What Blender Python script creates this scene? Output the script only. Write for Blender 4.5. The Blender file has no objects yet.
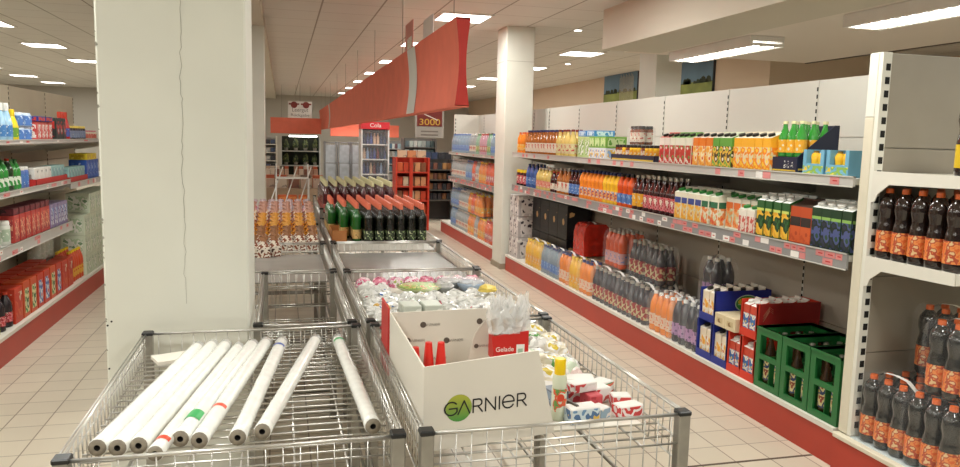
import bpy, bmesh, math, random
from mathutils import Vector, Matrix
random.seed(7)
D = bpy.data
scn = bpy.context.scene
COL = scn.collection

# ---------------------------------------------------------------- camera
cam_d = D.cameras.new('camera'); cam = D.objects.new('camera', cam_d); COL.objects.link(cam)
F_PX, PITCH, ROLL, YAW, CAM_H = 748.35, 0.123492, 0.0244275, 0.258973, 1.6057
fw = Vector((math.sin(YAW)*math.cos(PITCH), math.cos(YAW)*math.cos(PITCH), -math.sin(PITCH)))
rt = Vector((math.cos(YAW), -math.sin(YAW), 0)); up = rt.cross(fw)
r2 = math.cos(ROLL)*rt + math.sin(ROLL)*up; u2 = -math.sin(ROLL)*rt + math.cos(ROLL)*up
cam.matrix_world = Matrix(((r2.x, u2.x, -fw.x, 0), (r2.y, u2.y, -fw.y, 0), (r2.z, u2.z, -fw.z, CAM_H), (0, 0, 0, 1)))
cam_d.sensor_width = 36.0; cam_d.lens = F_PX/960*36.0; cam_d.clip_start = 0.05; cam_d.clip_end = 200
scn.camera = cam

# ---------------------------------------------------------------- world and exposure
w = D.worlds.new('world'); scn.world = w; w.use_nodes = True
w.node_tree.nodes['Background'].inputs[0].default_value = (0.97, 1.0, 0.96, 1)
w.node_tree.nodes['Background'].inputs[1].default_value = 0.14
scn.view_settings.view_transform = 'Standard'; scn.view_settings.look = 'None'
scn.view_settings.gamma = 1.0; scn.view_settings.use_curve_mapping = False
scn.view_settings.exposure = -0.33

# large area lights: the glow of each ceiling panel
def area(x, y, z, sx, sy, p, col=(0.985, 1.0, 0.955)):
    l = D.lights.new('panel_light', 'AREA'); l.shape = 'RECTANGLE'; l.size = sx; l.size_y = sy; l.energy = p; l.color = col
    o = D.objects.new('panel_light', l); COL.objects.link(o); o.location = (x, y, z); return o
PANELS = [(2.0, 8.57), (2.0, 11.2), (2.0, 13.9), (2.0, 16.5), (2.0, 19.1), (2.0, 21.7), (2.0, 24.4),
          (4.54, 11.2), (4.54, 13.8), (4.54, 16.5), (4.54, 19.2),
          (-3.8, 8.9), (-3.8, 11.5), (-3.8, 14.1), (-3.8, 16.8), (-3.8, 19.4), (-6.5, 16.8), (-6.5, 19.5), (-6.5, 22.2), (-6.5, 24.8), (-3.8, 24.6),
          (2.0, 5.95), (2.0, 3.3), (2.0, 0.7), (2.0, -1.9), (-1.25, 0.7), (-1.25, -1.9), (-1.25, 3.3), (-1.25, 5.95), (-3.8, 0.7), (-3.8, 3.3), (-3.8, 6.2), (-3.8, -1.9)]  # unseen left-aisle panels ahead of the camera added to brighten that side
for x, y in PANELS:
    near = y < 10
    area(x, y, 2.965, .56, .56, 44 if near else 34)
LAMPS = [(4.6, 7.35), (4.6, 4.5), (4.6, 1.6), (7.3, 3.9)]     # long tube luminaires under the lowered ceiling
for x, y in LAMPS[:3]:
    area(x, y, 2.575, .26, 1.5, 34)

# ---------------------------------------------------------------- materials
def lin(c):
    c /= 255.0
    return c/12.92 if c <= .04045 else ((c+.055)/1.055)**2.4
def rgb(h):
    return (lin(int(h[0:2], 16)), lin(int(h[2:4], 16)), lin(int(h[4:6], 16)), 1)
MC = {}
def mat(name, col, rough=.5, metal=0.0, noise=.06, scale=6.0, emit=None, trans=0.0, alpha=1.0, coat=0.0):
    if name in MC: return MC[name]
    m = D.materials.new(name); m.use_nodes = True; nt = m.node_tree; b = nt.nodes['Principled BSDF']
    b.inputs['Roughness'].default_value = rough; b.inputs['Metallic'].default_value = metal
    c = rgb(col)
    if noise > 0:
        tc = nt.nodes.new('ShaderNodeTexCoord'); n = nt.nodes.new('ShaderNodeTexNoise'); n.inputs['Scale'].default_value = scale
        r = nt.nodes.new('ShaderNodeValToRGB')
        r.color_ramp.elements[0].position = .3; r.color_ramp.elements[1].position = .7
        r.color_ramp.elements[0].color = tuple(v*(1-noise) for v in c[:3])+(1,); r.color_ramp.elements[1].color = tuple(min(1, v*(1+noise)) for v in c[:3])+(1,)
        nt.links.new(tc.outputs['Object'], n.inputs['Vector']); nt.links.new(n.outputs[0], r.inputs[0]); nt.links.new(r.outputs[0], b.inputs['Base Color'])
    else:
        b.inputs['Base Color'].default_value = c
    if emit:
        b.inputs['Emission Color'].default_value = rgb(emit[0]); b.inputs['Emission Strength'].default_value = emit[1]
    if trans: b.inputs['Transmission Weight'].default_value = trans; b.inputs['IOR'].default_value = 1.3
    if alpha < 1: b.inputs['Alpha'].default_value = alpha
    if coat: b.inputs['Coat Weight'].default_value = coat; b.inputs['Coat Roughness'].default_value = .08
    MC[name] = m; return m
def printed(name, cols, scale=9.0, rough=.45, seed=0.0, zs=1.0):
    """printed packaging: patches of a few inks, hard edged"""
    if name in MC: return MC[name]
    m = D.materials.new(name); m.use_nodes = True; nt = m.node_tree; b = nt.nodes['Principled BSDF']
    b.inputs['Roughness'].default_value = rough
    tc = nt.nodes.new('ShaderNodeTexCoord'); mp = nt.nodes.new('ShaderNodeMapping')
    mp.inputs['Location'].default_value = (seed, seed*1.7, seed*.6); mp.inputs['Scale'].default_value = (1, 1, zs)
    n = nt.nodes.new('ShaderNodeTexNoise'); n.inputs['Scale'].default_value = scale; n.inputs['Detail'].default_value = 1.5
    r = nt.nodes.new('ShaderNodeValToRGB'); r.color_ramp.interpolation = 'CONSTANT'
    k = len(cols); e = r.color_ramp.elements
    e[0].position = 0; e[0].color = rgb(cols[0])
    e[1].position = .62; e[1].color = rgb(cols[-1])
    for i in range(1, k-1):
        q = e.new(.38 + .24*(i-1)/max(1, k-2)); q.color = rgb(cols[i])
    nt.links.new(tc.outputs['Object'], mp.inputs[0]); nt.links.new(mp.outputs[0], n.inputs['Vector'])
    nt.links.new(n.outputs[0], r.inputs[0]); nt.links.new(r.outputs[0], b.inputs['Base Color'])
    MC[name] = m; return m
def film_mat(name='clear_film', amount=.07, col='FFFFFF', rough=.12):
    if name in MC: return MC[name]
    m = D.materials.new(name); m.use_nodes = True; nt = m.node_tree
    for n in list(nt.nodes): nt.nodes.remove(n)
    o = nt.nodes.new('ShaderNodeOutputMaterial'); mx = nt.nodes.new('ShaderNodeMixShader'); t = nt.nodes.new('ShaderNodeBsdfTransparent')
    g = nt.nodes.new('ShaderNodeBsdfPrincipled'); g.inputs['Base Color'].default_value = rgb(col); g.inputs['Roughness'].default_value = rough
    tc = nt.nodes.new('ShaderNodeTexCoord'); n = nt.nodes.new('ShaderNodeTexNoise'); n.inputs['Scale'].default_value = 14; n.inputs['Detail'].default_value = 4
    bp = nt.nodes.new('ShaderNodeBump'); bp.inputs['Strength'].default_value = .9; bp.inputs['Distance'].default_value = .02
    ma = nt.nodes.new('ShaderNodeMath'); ma.operation = 'MULTIPLY_ADD'; ma.inputs[1].default_value = amount; ma.inputs[2].default_value = amount*.5
    nt.links.new(tc.outputs['Object'], n.inputs['Vector']); nt.links.new(n.outputs[0], bp.inputs['Height']); nt.links.new(bp.outputs[0], g.inputs['Normal'])
    nt.links.new(n.outputs[0], ma.inputs[0]); nt.links.new(ma.outputs[0], mx.inputs[0])
    nt.links.new(t.outputs[0], mx.inputs[1]); nt.links.new(g.outputs[0], mx.inputs[2]); nt.links.new(mx.outputs[0], o.inputs[0])
    MC[name] = m; return m
def grid_mat(name, tile, line, sx, sy, ox, oy, wx, wy, rough=.4, var=.04, axes='XY', bump=0.0):
    """square tiles with joints, in world metres, joint width wx / wy (fraction of a tile)"""
    m = D.materials.new(name); m.use_nodes = True; nt = m.node_tree; b = nt.nodes['Principled BSDF']; b.inputs['Roughness'].default_value = rough
    g = nt.nodes.new('ShaderNodeNewGeometry'); s = nt.nodes.new('ShaderNodeSeparateXYZ'); nt.links.new(g.outputs['Position'], s.inputs[0])
    def M(op, a, bb=None):
        n = nt.nodes.new('ShaderNodeMath'); n.operation = op
        for i, v in enumerate((a, bb)):
            if v is None: continue
            if isinstance(v, (int, float)): n.inputs[i].default_value = v
            else: nt.links.new(v, n.inputs[i])
        return n.outputs[0]
    X = M('DIVIDE', M('SUBTRACT', s.outputs[axes[0]], ox), sx); Y = M('DIVIDE', M('SUBTRACT', s.outputs[axes[1]], oy), sy)
    fx = M('FRACT', X); fy = M('FRACT', Y)
    jx = M('LESS_THAN', fx, wx); jy = M('LESS_THAN', fy, wy)
    cb = nt.nodes.new('ShaderNodeCombineXYZ'); nt.links.new(M('FLOOR', X), cb.inputs[0]); nt.links.new(M('FLOOR', Y), cb.inputs[1])
    wn = nt.nodes.new('ShaderNodeTexWhiteNoise'); nt.links.new(cb.outputs[0], wn.inputs['Vector'])
    ns = nt.nodes.new('ShaderNodeTexNoise'); ns.inputs['Scale'].default_value = 5; ns.inputs['Detail'].default_value = 6; nt.links.new(g.outputs['Position'], ns.inputs['Vector'])
    v = M('ADD', M('MULTIPLY', wn.outputs[0], var), M('MULTIPLY', ns.outputs[0], var))
    v = M('ADD', v, 1-var)
    mc = nt.nodes.new('ShaderNodeMix'); mc.data_type = 'RGBA'; mc.inputs[6].default_value = rgb(tile); mc.inputs[7].default_value = rgb(line)
    nt.links.new(M('MAXIMUM', M('MULTIPLY', jx, 1.0), M('MULTIPLY', jy, .8)), mc.inputs[0])
    ml = nt.nodes.new('ShaderNodeVectorMath'); ml.operation = 'SCALE'; nt.links.new(mc.outputs[2], ml.inputs[0]); nt.links.new(v, ml.inputs['Scale'])
    nt.links.new(ml.outputs[0], b.inputs['Base Color'])
    return m

# ---------------------------------------------------------------- mesh helpers
class MB:
    def __init__(s): s.v = []; s.f = []; s.m = []; s.mats = []; s.sm = []
    def mi(s, m):
        if m not in s.mats: s.mats.append(m)
        return s.mats.index(m)
    def add(s, vs, fs, m, smooth=False):
        b = len(s.v); s.v += [tuple(q) for q in vs]; k = s.mi(m)
        for f in fs: s.f.append(tuple(b+i for i in f)); s.m.append(k); s.sm.append(smooth)
        return s
    def box(s, x0, y0, z0, x1, y1, z1, m, rot=None, bev=0):
        if bev > 0:
            c = Vector(((x0+x1)/2, (y0+y1)/2, (z0+z1)/2)); h = Vector((abs(x1-x0)/2, abs(y1-y0)/2, abs(z1-z0)/2)); b = min(bev, .45*min(h))
            vs = []; 
            for z, q in ((-h.z, b), (-h.z+b, 0), (h.z-b, 0), (h.z, b)):
                for x, y in ((-h.x+q+b*(q == 0), -h.y+q), (h.x-q-b*(q == 0), -h.y+q), (h.x-q, -h.y+q+b*(q == 0)), (h.x-q, h.y-q-b*(q == 0)),
                             (h.x-q-b*(q == 0), h.y-q), (-h.x+q+b*(q == 0), h.y-q), (-h.x+q, h.y-q-b*(q == 0)), (-h.x+q, -h.y+q+b*(q == 0))):
                    vs.append(c+Vector((x, y, z)))
            fs = [tuple(range(7, -1, -1)), tuple(range(24, 32))]
            for l in range(3):
                for i in range(8): j = (i+1) % 8; fs.append((l*8+i, l*8+j, l*8+8+j, l*8+8+i))
        else:
            vs = [Vector(p) for p in ((x0, y0, z0), (x1, y0, z0), (x1, y1, z0), (x0, y1, z0), (x0, y0, z1), (x1, y0, z1), (x1, y1, z1), (x0, y1, z1))]
            fs = [(0, 3, 2, 1), (4, 5, 6, 7), (0, 1, 5, 4), (1, 2, 6, 5), (2, 3, 7, 6), (3, 0, 4, 7)]
        if rot is not None: vs = [rot @ q for q in vs]
        return s.add(vs, fs, m)
    def prism(s, poly, axis, a, b, m):
        """poly: 2-D outline, extruded along axis from a to b"""
        def P(q, t): return {'x': (t, q[0], q[1]), 'y': (q[0], t, q[1]), 'z': (q[0], q[1], t)}[axis]
        n = len(poly); vs = [P(q, a) for q in poly]+[P(q, b) for q in poly]
        fs = [tuple(range(n-1, -1, -1)), tuple(range(n, 2*n))]+[(i, (i+1) % n, n+(i+1) % n, n+i) for i in range(n)]
        return s.add(vs, fs, m)
    def lathe(s, prof, m, n=10, c=(0, 0, 0), M=None, cap=True):
        vs = []; fs = []
        for r, z in prof:
            for i in range(n):
                a = 2*math.pi*i/n; q = Vector((c[0]+r*math.cos(a), c[1]+r*math.sin(a), c[2]+z)); vs.append(M @ q if M else q)
        for l in range(len(prof)-1):
            for i in range(n): j = (i+1) % n; fs.append((l*n+i, l*n+j, l*n+n+j, l*n+n+i))
        s.add(vs, fs, m, True)
        if cap:
            k = len(prof)-1
            s.add([vs[i] for i in range(n)], [tuple(range(n-1, -1, -1))], m); s.add([vs[k*n+i] for i in range(n)], [tuple(range(n))], m)
        return s
    def tube(s, pts, r, m, n=5, closed=False):
        pts = [Vector(p) for p in pts]; vs = []; fs = []; N = len(pts)
        for k, p in enumerate(pts):
            a = pts[(k-1) % N] if (k or closed) else p; b = pts[(k+1) % N] if (k < N-1 or closed) else p
            t = (b-a).normalized(); q = t.cross(Vector((0, 0, 1)) if abs(t.z) < .9 else Vector((1, 0, 0))).normalized(); q2 = t.cross(q)
            for i in range(n): an = 2*math.pi*i/n; vs.append(p+q*r*math.cos(an)+q2*r*math.sin(an))
        for k in range(N-1+closed):
            k2 = (k+1) % N
            for i in range(n): j = (i+1) % n; fs.append((k*n+i, k*n+j, k2*n+j, k2*n+i))
        if not closed: fs += [tuple(range(n-1, -1, -1)), tuple((N-1)*n+i for i in range(n))]
        return s.add(vs, fs, m, True)
    def mesh(s, name):
        me = D.meshes.new(name); me.from_pydata(s.v, [], s.f)
        for m in s.mats: me.materials.append(m)
        me.polygons.foreach_set('material_index', s.m); me.polygons.foreach_set('use_smooth', s.sm)
        me.update(); b = bmesh.new(); b.from_mesh(me); bmesh.ops.recalc_face_normals(b, faces=b.faces); b.to_mesh(me); b.free(); return me
    def build(s, name, parent=None, loc=None, rz=0):
        return link(name, s.mesh(name), parent, loc, rz)
def link(name, me, parent=None, loc=None, rz=0):
    o = D.objects.new(name, me); COL.objects.link(o)
    if parent: o.parent = parent
    if loc: o.location = loc
    if rz: o.rotation_euler = (0, 0, rz)
    return o
def tag(o, label, cat, group=None, kind=None):
    if label: o['label'] = label
    if cat: o['category'] = cat
    if group: o['group'] = group
    if kind: o['kind'] = kind
    return o
def thing(name, label, cat, loc=(0, 0, 0), rz=0, group=None):
    o = D.objects.new(name, None); COL.objects.link(o); o.empty_display_size = .05
    o.location = loc; o.rotation_euler = (0, 0, rz); return tag(o, label, cat, group)
def struct(name, mb, label=None):
    o = mb.build(name); o['kind'] = 'structure'
    if label: o['label'] = label
    return o
def text_mb(txt, size, M, m, depth=.0008, width=None):
    c = D.curves.new('txt', 'FONT'); c.body = txt; c.size = size; c.extrude = depth; c.align_x = 'CENTER'; c.align_y = 'CENTER'
    o = D.objects.new('txt', c); COL.objects.link(o); bpy.context.view_layer.update()
    me = D.meshes.new_from_object(o.evaluated_get(bpy.context.evaluated_depsgraph_get()))
    mb = MB(); vs = [v.co.copy() for v in me.vertices]
    if width:
        wx = max(v.x for v in vs)-min(v.x for v in vs)
        for v in vs: v.x *= width/wx
    mb.add([M @ v for v in vs], [tuple(p.vertices) for p in me.polygons], m)
    D.objects.remove(o); D.curves.remove(c); D.meshes.remove(me)
    return mb

# common materials
paint = mat('cream_paint', 'E2E0D4', .55, noise=.03, scale=2)
chrome = mat('chrome_wire', 'C4C1BB', .3, .85, noise=.05)
steel = mat('brushed_steel', 'A19E96', .4, .8, noise=.08, scale=20)
blackp = mat('black_plastic', '1B1B1B', .4, noise=.1)
cream = mat('cream_steel', 'D9D1BC', .45, noise=.02)
creamw = mat('white_steel', 'DEDACE', .45, noise=.02)
slotm = mat('dark_slot', '14120F', .8, noise=0)
redk = mat('red_kickboard', 'B23A28', .42, noise=.06, scale=3)
railm = mat('grey_price_rail', '8E8D8C', .35, noise=.05)
lightrail = mat('light_price_rail', 'B9B6B0', .35, noise=.04)
pinkt = mat('pink_price_ticket', 'D08482', .5, noise=.1)
whitet = mat('white_ticket', 'E6E2DC', .5, noise=.04)
panelm = mat('shelving_back_panel', 'C9C7BD', .5, noise=.02, scale=1.5)
shelfm = mat('shelf_steel', 'C8C5BC', .4, noise=.02)
film = film_mat()
cardb = mat('brown_cardboard', '8A7963', .8, noise=.12, scale=20)
whitec = mat('white_cardboard', 'DCD6CA', .6, noise=.03)
redc = mat('red_cardboard', 'B8261F', .5, noise=.05)

# ================================================================ THE SETTING
def floor_mat(n, ox): return grid_mat(n, 'CABFAC', '857868', .2, .2, ox, 4.8, .035, .035, rough=.33, var=.09)
m = MB(); m.box(-9, -4, -.1, .32, 27, 0, floor_mat('floor_tiles', -1.476-.003)); struct('floor', m)
m = MB(); m.box(.32, -4, -.1, 9.5, 27, 0, floor_mat('floor_tiles_aisle', 2.44-.003)); struct('floor_2', m)
m = MB(); m.box(1.2, 3.196, 0, 2.69, 3.212, .0015, mat('dark_joint', '5A4A3C', .8)); struct('trim_1', m)
ceilm = grid_mat('ceiling_tiles', 'DCD8D0', 'A0988B', .622, .625, .405, .1, .03, .018, rough=.85, var=.03)
m = MB(); m.box(-9, -4, 3.0, 9.5, 27, 3.1, ceilm); struct('ceiling', m)
wallm = mat('wall_paint', 'B9B3A8', .8, noise=.03, scale=.8); beige = mat('beige_wall_paint', 'D2BFA6', .8, noise=.03, scale=.8)
m = MB(); m.box(-9, 27, 0, 6.8, 27.2, 3, wallm); struct('wall_far', m)
m = MB(); m.box(-9.2, -4, 0, -9, 27.2, 3, wallm); struct('wall_left', m)
m = MB(); m.box(6.6, 9.3, 0, 6.8, 27, 3, beige); m.box(6.8, 9.3, 0, 9.5, 9.5, 3, beige); m.box(9.5, -4, 0, 9.7, 9.5, 3, beige); struct('wall_right', m)
# beam over the shelving and the lowered ceiling beside it
beamm = mat('beam_plaster', 'CFC8B8', .8, noise=.02, scale=.8)
m = MB(); m.box(3.28, -4, 2.59, 3.95, 7.52, 3, beamm); struct('trim_2', m)
m = MB(); m.box(3.95, -4, 2.69, 6.5, 8.4, 3, mat('lowered_ceiling_plaster', 'E2D8CC', .8, noise=.02, scale=.8)); struct('ceiling_2', m)
m = MB(); m.box(6.47, -4, 2.682, 6.51, 8.41, 2.70, mat('dark_edge_strip', '5B5148', .7)); struct('trim_3', m)
m = MB(); m.box(-.75, 3.75, 2.86, -.2, 26.9, 3, beamm); struct('trim_4', m)
# big pillar, with its cracked paint
def pillar(name, x0, y0, x1, y1, h, mm):
    m = MB(); m.box(x0, y0, 0, x1, y1, h, mm, bev=.008); return m
pm = mat('pillar_paint', 'D9D8CC', .6, noise=.03, scale=3)
m = pillar('p', -.66, 3.06, -.134, 3.7, 3.0, pm)
crack = mat('crack_grey', 'A3A093', .9, noise=.1); random.seed(3)
x = -.366; z = 3.0
while z > .95:                                     # hairline crack running down the front
    nx = -.366-(3-z)*.002+random.uniform(-.006, .006); nz = z-random.uniform(.015, .05)
    t = .0011 if z > 1.3 else .0007
    m.add([(x-t, 3.0588, z), (x+t, 3.0588, z), (nx+t, 3.0588, nz), (nx-t, 3.0588, nz)], [(0, 1, 2, 3)], crack); x, z = nx, nz
for _ in range(26):                                # chips along the left edge
    z = random.uniform(.5, 2.6); s = random.uniform(.002, .007)
    m.add([(-.658, 3.0588, z-s), (-.658+s*1.4, 3.0588, z), (-.658+s*.4, 3.0588, z+s*1.6), (-.66, 3.0588, z+s)], [(0, 1, 2, 3)], crack)
for cx, cz in ((-.638, .885), (-.652, .87), (-.652, .70)):
    m.lathe([(.004, 0), (.004, .001)], mat('screw_hole', '3A3832', .9), 8, M=Matrix.Translation((cx, 3.0592, cz)) @ Matrix.Rotation(math.pi/2, 4, 'X'))
struct('pillar', m)
m = MB(); m.box(2.65, 8.95, 0, 3.01, 9.36, 3.0, pm, bev=.006); m.box(2.635, 8.94, 0, 3.02, 9.37, .07, mat('pillar_skirt_stone', '9A8C78', .6))
m.box(2.648, 8.948, 2.58, 3.012, 9.36, 2.584, crack); struct('pillar_2', m)
m = MB(); m.box(4.746, 9.1, 0, 5.12, 9.59, 3.0, pm, bev=.006); struct('pillar_3', m)
m = MB(); m.box(-.62, 9.2, 0, -.2, 9.6, 3.0, pm, bev=.006); struct('pillar_4', m)
# wall openings far away

# ceiling light panels
glow = mat('lamp_diffuser', 'FFFFFF', .5, noise=0, emit=('FFFBF2', 9.0))
framem = mat('lamp_frame', 'E8E6E0', .5, noise=.02)
ORD = ['nearest', 'second', 'third', 'fourth', 'fifth', 'sixth', 'seventh', 'eighth', 'ninth', 'tenth', 'eleventh', 'twelfth', 'thirteenth']
pd = MB(); pd.box(-.27, -.27, -.012, .27, .27, -.004, glow); pdm = pd.mesh('diffuser')
pf = MB()
for a in ((-.3, -.3, .3, -.27), (-.3, .27, .3, .3), (-.3, -.27, -.27, .27), (.27, -.27, .3, .27)): pf.box(a[0], a[1], -.014, a[2], a[3], 0, framem)
pfm = pf.mesh('frame')
ROWW = {2.0: 'in the row beside the red banner', 4.54: 'in the row right of the white pillar', -3.8: 'in the row beyond the left shelving', -6.5: 'in the farthest left row', -1.25: 'in the unseen row extended to brighten the left aisle'}
for xr in ROWW:
    for i, y in enumerate(sorted(p[1] for p in PANELS if p[0] == xr)):
        r = thing('ceiling_light', 'square white ceiling light panel, %s %s' % (ORD[i], ROWW[xr]), 'ceiling light', (xr, y, 3.0), 0, 'square ceiling light panels')
        link('frame', pfm, r); link('diffuser', pdm, r)
for i, (x, y) in enumerate(LAMPS):
    zz = 2.688 if i < 3 else 3.0
    r = thing('tube_light', ['long tube light above the shelving near the far white pillar', 'long tube light nearest the camera under the lowered ceiling',
              'long tube light overhead beside the camera', 'long tube light beyond the lowered ceiling at the far right'][i], 'ceiling light', (x, y, zz))
    m = MB(); m.box(-.19, -.8, -.10, -.165, .8, 0, framem); m.box(.165, -.8, -.10, .19, .8, 0, framem); m.box(-.165, -.8, -.05, .165, .8, 0, framem)
    for k in range(17): m.box(-.165, -.8+k*.1-.002, -.098, .165, -.8+k*.1+.002, -.07, framem)
    m.build('housing', r)
    for k in (-.08, .08): q = MB(); q.tube([(k, -.77, -.085), (k, .77, -.085)], .018, glow, 8); q.build('tube', r)
for i, (x, y) in enumerate([(3.55, 8.9), (4.75, 11.0), (4.9, 12.7), (-2.3, 15.0)]):
    m = MB(); m.lathe([(.05, -.012), (.06, -.012), (.06, 0)], framem, 12, (0, 0, 0)); m.lathe([(.045, -.016), (.045, -.011)], glow, 12)
    tag(m.build('downlight', None, (x, y, 3.0)), 'small round spotlight in the ceiling '+['nearest the beam', 'right of the white pillar', 'farthest along the right part', 'over the left aisle'][i], 'ceiling light')

# pictures on the right wall
def picture(y0, y1, label, reeds):
    r = thing('wall_picture', label, 'picture', (6.58, (y0+y1)/2, 2.42)); h = (y1-y0)/2
    m = MB(); m.box(-.02, -h, 0, .02, h, .62, mat('picture_edge', '3B4045', .6)); m.build('canvas', r)
    sky = mat('print_sky', '5E7F94', .6, noise=.22, scale=1.6); fld = mat('print_field', '7F8A3C', .6, noise=.3, scale=3); tr = mat('print_trees', '2F3B22', .7, noise=.3, scale=9)
    m = MB(); m.box(-.024, -h+.01, .22, -.021, h-.01, .61, sky)
    m.prism([(-h+.01, .01), (h-.01, .01), (h-.01, .2), (0, .23), (-h+.01, .21)], 'x', -.026, -.022, fld)
    random.seed(int(y0*10))
    for k in range(14):
        y = random.uniform(-h+.1, h-.1); s = random.uniform(.02, .09); m.prism([(y-s, .2), (y+s, .2), (y+s*.6, .22+s*.8), (y, .22+s), (y-s*.7, .22+s*.7)], 'x', -.028, -.026, tr)
    if reeds:
        for k in range(16): y = -h+.15+k*.04; m.prism([(y, .05), (y+.012, .05), (y+.02, .5+.03*(k % 3)), (y+.01, .5+.03*(k % 3))], 'x', -.03, -.028, mat('print_reeds', 'C9BFA4', .7))
    m.build('print', r)
picture(10.68, 11.8, 'landscape print of blue sky over green fields, right beside the white pillar', False)
picture(13.3, 14.85, 'landscape print of fields with tall pale reeds, left of the white pillar', True)

# ================================================================ SHELVING
shadedpanel = mat('shade_toned_lower_panel', 'ABA090', .5, noise=.02, scale=1.5)  # back panels under the shelves darkened to paint in the shelf shade
PAN = (.55, .92, 1.3, 1.68)
def back_panel(y0, y1, xb, sg, z1, mm):
    m = MB(); z = .12
    for zz in PAN+(z1,):
        m.box(xb, y0+.003, z, xb+sg*.018, y1-.003, zz-.004, mm if z > 1.2 or sg < 0 else shadedpanel); z = zz
    m.box(xb+sg*.018, y0, .12, xb+sg*.026, y1, z1, mm)
    return m
def upright(y, x0, x1, z1, mm, face, wid=.03):
    """slotted post; face = x of the slotted side"""
    m = MB(); m.box(min(x0, x1), y-wid/2, .02, max(x0, x1), y+wid/2, z1, mm)
    s = -1 if face == min(x0, x1) else 1
    z = .25
    while z < z1-.03: m.box(face-.0015, y-.006, z, face+.0015, y+.006, z+.025, slotm); z += .045
    return m
def rail(xf, sg, y0, y1, z0, z1, seed, dens=.42, front=railm):
    """price rail along the shelf front with its ticket pattern"""
    random.seed(seed); m = MB(); xo = xf-sg*.012
    m.box(min(xf, xo), y0, z0, max(xf, xo), y1, z1, front)
    m.box(min(xf, xo-sg*.004), y0, z1-.006, max(xf, xo-sg*.004), y1, z1, shelfm); m.box(min(xf, xo-sg*.004), y0, z0, max(xf, xo-sg*.004), y1, z0+.005, shelfm)
    if dens:
        rows = [(z0+.008, z1-.009)] if z1-z0 < .07 else [(z0+.008, (z0+z1)/2-.002), ((z0+z1)/2+.003, z1-.009)]
        for a, b in rows:
            y = y0+.03
            while y < y1-.08:
                wd = random.uniform(.045, .075)
                if random.random() < dens:
                    tk = pinkt if random.random() < .82 else whitet
                    m.box(min(xo, xo-sg*.0015), y, a, max(xo, xo-sg*.0015), y+wd, b, tk)
                    if random.random() < .7: m.box(min(xo, xo-sg*.002), y+wd*.2, (a+b)/2-.003, max(xo, xo-sg*.002), y+wd*.7, (a+b)/2+.003, redc)
                y += wd+.006
    return m
def gondola(label, sg, xf, xb, y0, y1, n, z1, shelves, seed, pmx=None, ext=False):
    """sg = +1: front looks to -x ; sg = -1: front looks to +x"""
    r = thing('shelving_unit', label, 'shelving', ((xf+xb)/2, (y0+y1)/2, 0)); inv = Matrix.Translation((-(xf+xb)/2, -(y0+y1)/2, 0))
    def put(m, name, **k): m.v = [tuple(inv @ Vector(q)) for q in m.v]; return m.build(name, r)
    bw = (y1-y0)/n; pmx = pmx or panelm
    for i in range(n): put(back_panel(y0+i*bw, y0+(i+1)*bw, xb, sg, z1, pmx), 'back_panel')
    for i in range(n+1): put(upright(y0+i*bw, xb, xb-sg*.004, z1, pmx, xb-sg*.004, .014), 'upright')
    m = MB(); m.box(min(xf, xf+sg*.02), y0, 0, max(xf, xf+sg*.02), y1, .172, redk); put(m, 'kick_board')
    m = MB(); m.box(min(xf-sg*.006, xb), y0, .174, max(xf-sg*.006, xb), y1, .2, creamw); put(m, 'base_deck')
    if ext:
        m = MB(); m.box(2.80, 12.42, .2, 3.22, 12.45, z1, creamw)
        z = .25
        while z < z1-.05: m.box(2.812, 12.4185, z, 2.826, 12.4205, z+.03, slotm); z += .06
        put(m, 'end_panel')
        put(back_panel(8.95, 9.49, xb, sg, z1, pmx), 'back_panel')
    for k, (z, zr0, a, b) in enumerate(shelves):
        na = max(1, round((b-a)/bw))
        for i in range(na):
            c, d = a+i*(b-a)/na, a+(i+1)*(b-a)/na
            m = MB(); m.box(min(xf+sg*.004, xb), c+.002, z-.03, max(xf+sg*.004, xb), d-.002, z, shelfm); put(m, 'shelf')
            for yy in (c+.006, d-.010):
                m = MB(); m.prism([(xf+sg*.03, z-.03), (xb, z-.03), (xb, z-.13), (xb-sg*.06, z-.13), (xf+sg*.05, z-.05)], 'y', yy, yy+.004, creamw if sg < 0 else shelfm); put(m, 'shelf_bracket')
        put(rail(xf, sg, a, b, zr0, z+.012, seed+k, .22 if sg < 0 or z-zr0 < .06 else .5, lightrail if sg < 0 or z-zr0 < .06 else railm), 'price_rail')
    return r
gondola('long white wall shelving stocked with juices, right of the aisle', 1, 2.696, 3.22, 3.065, 8.9, 6, 2.03,
        [(1.085, 1.012, 3.065, 8.68), (1.465, 1.422, 3.065, 8.68)], 11)
gondola('white shelving stocked with water packs, beyond the slim white pillar', 1, 2.696, 3.22, 9.5, 12.9, 4, 2.03,
        [(1.0, .93, 9.5, 12.3), (1.40, 1.37, 9.5, 12.3)], 21, ext=True)
gondola('left aisle shelving with cleaning goods and a red kick board', -1, -1.851, -2.40, 3.4, 9.9, 6, 2.0,
        [(.79, .72, 3.4, 7.42), (1.165, 1.135, 3.4, 7.42), (1.13, 1.085, 7.42, 9.9), (1.52, 1.50, 3.4, 9.9)], 31, mat('beige_shelving_panel', 'C9C0A8', .5, noise=.03))
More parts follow.
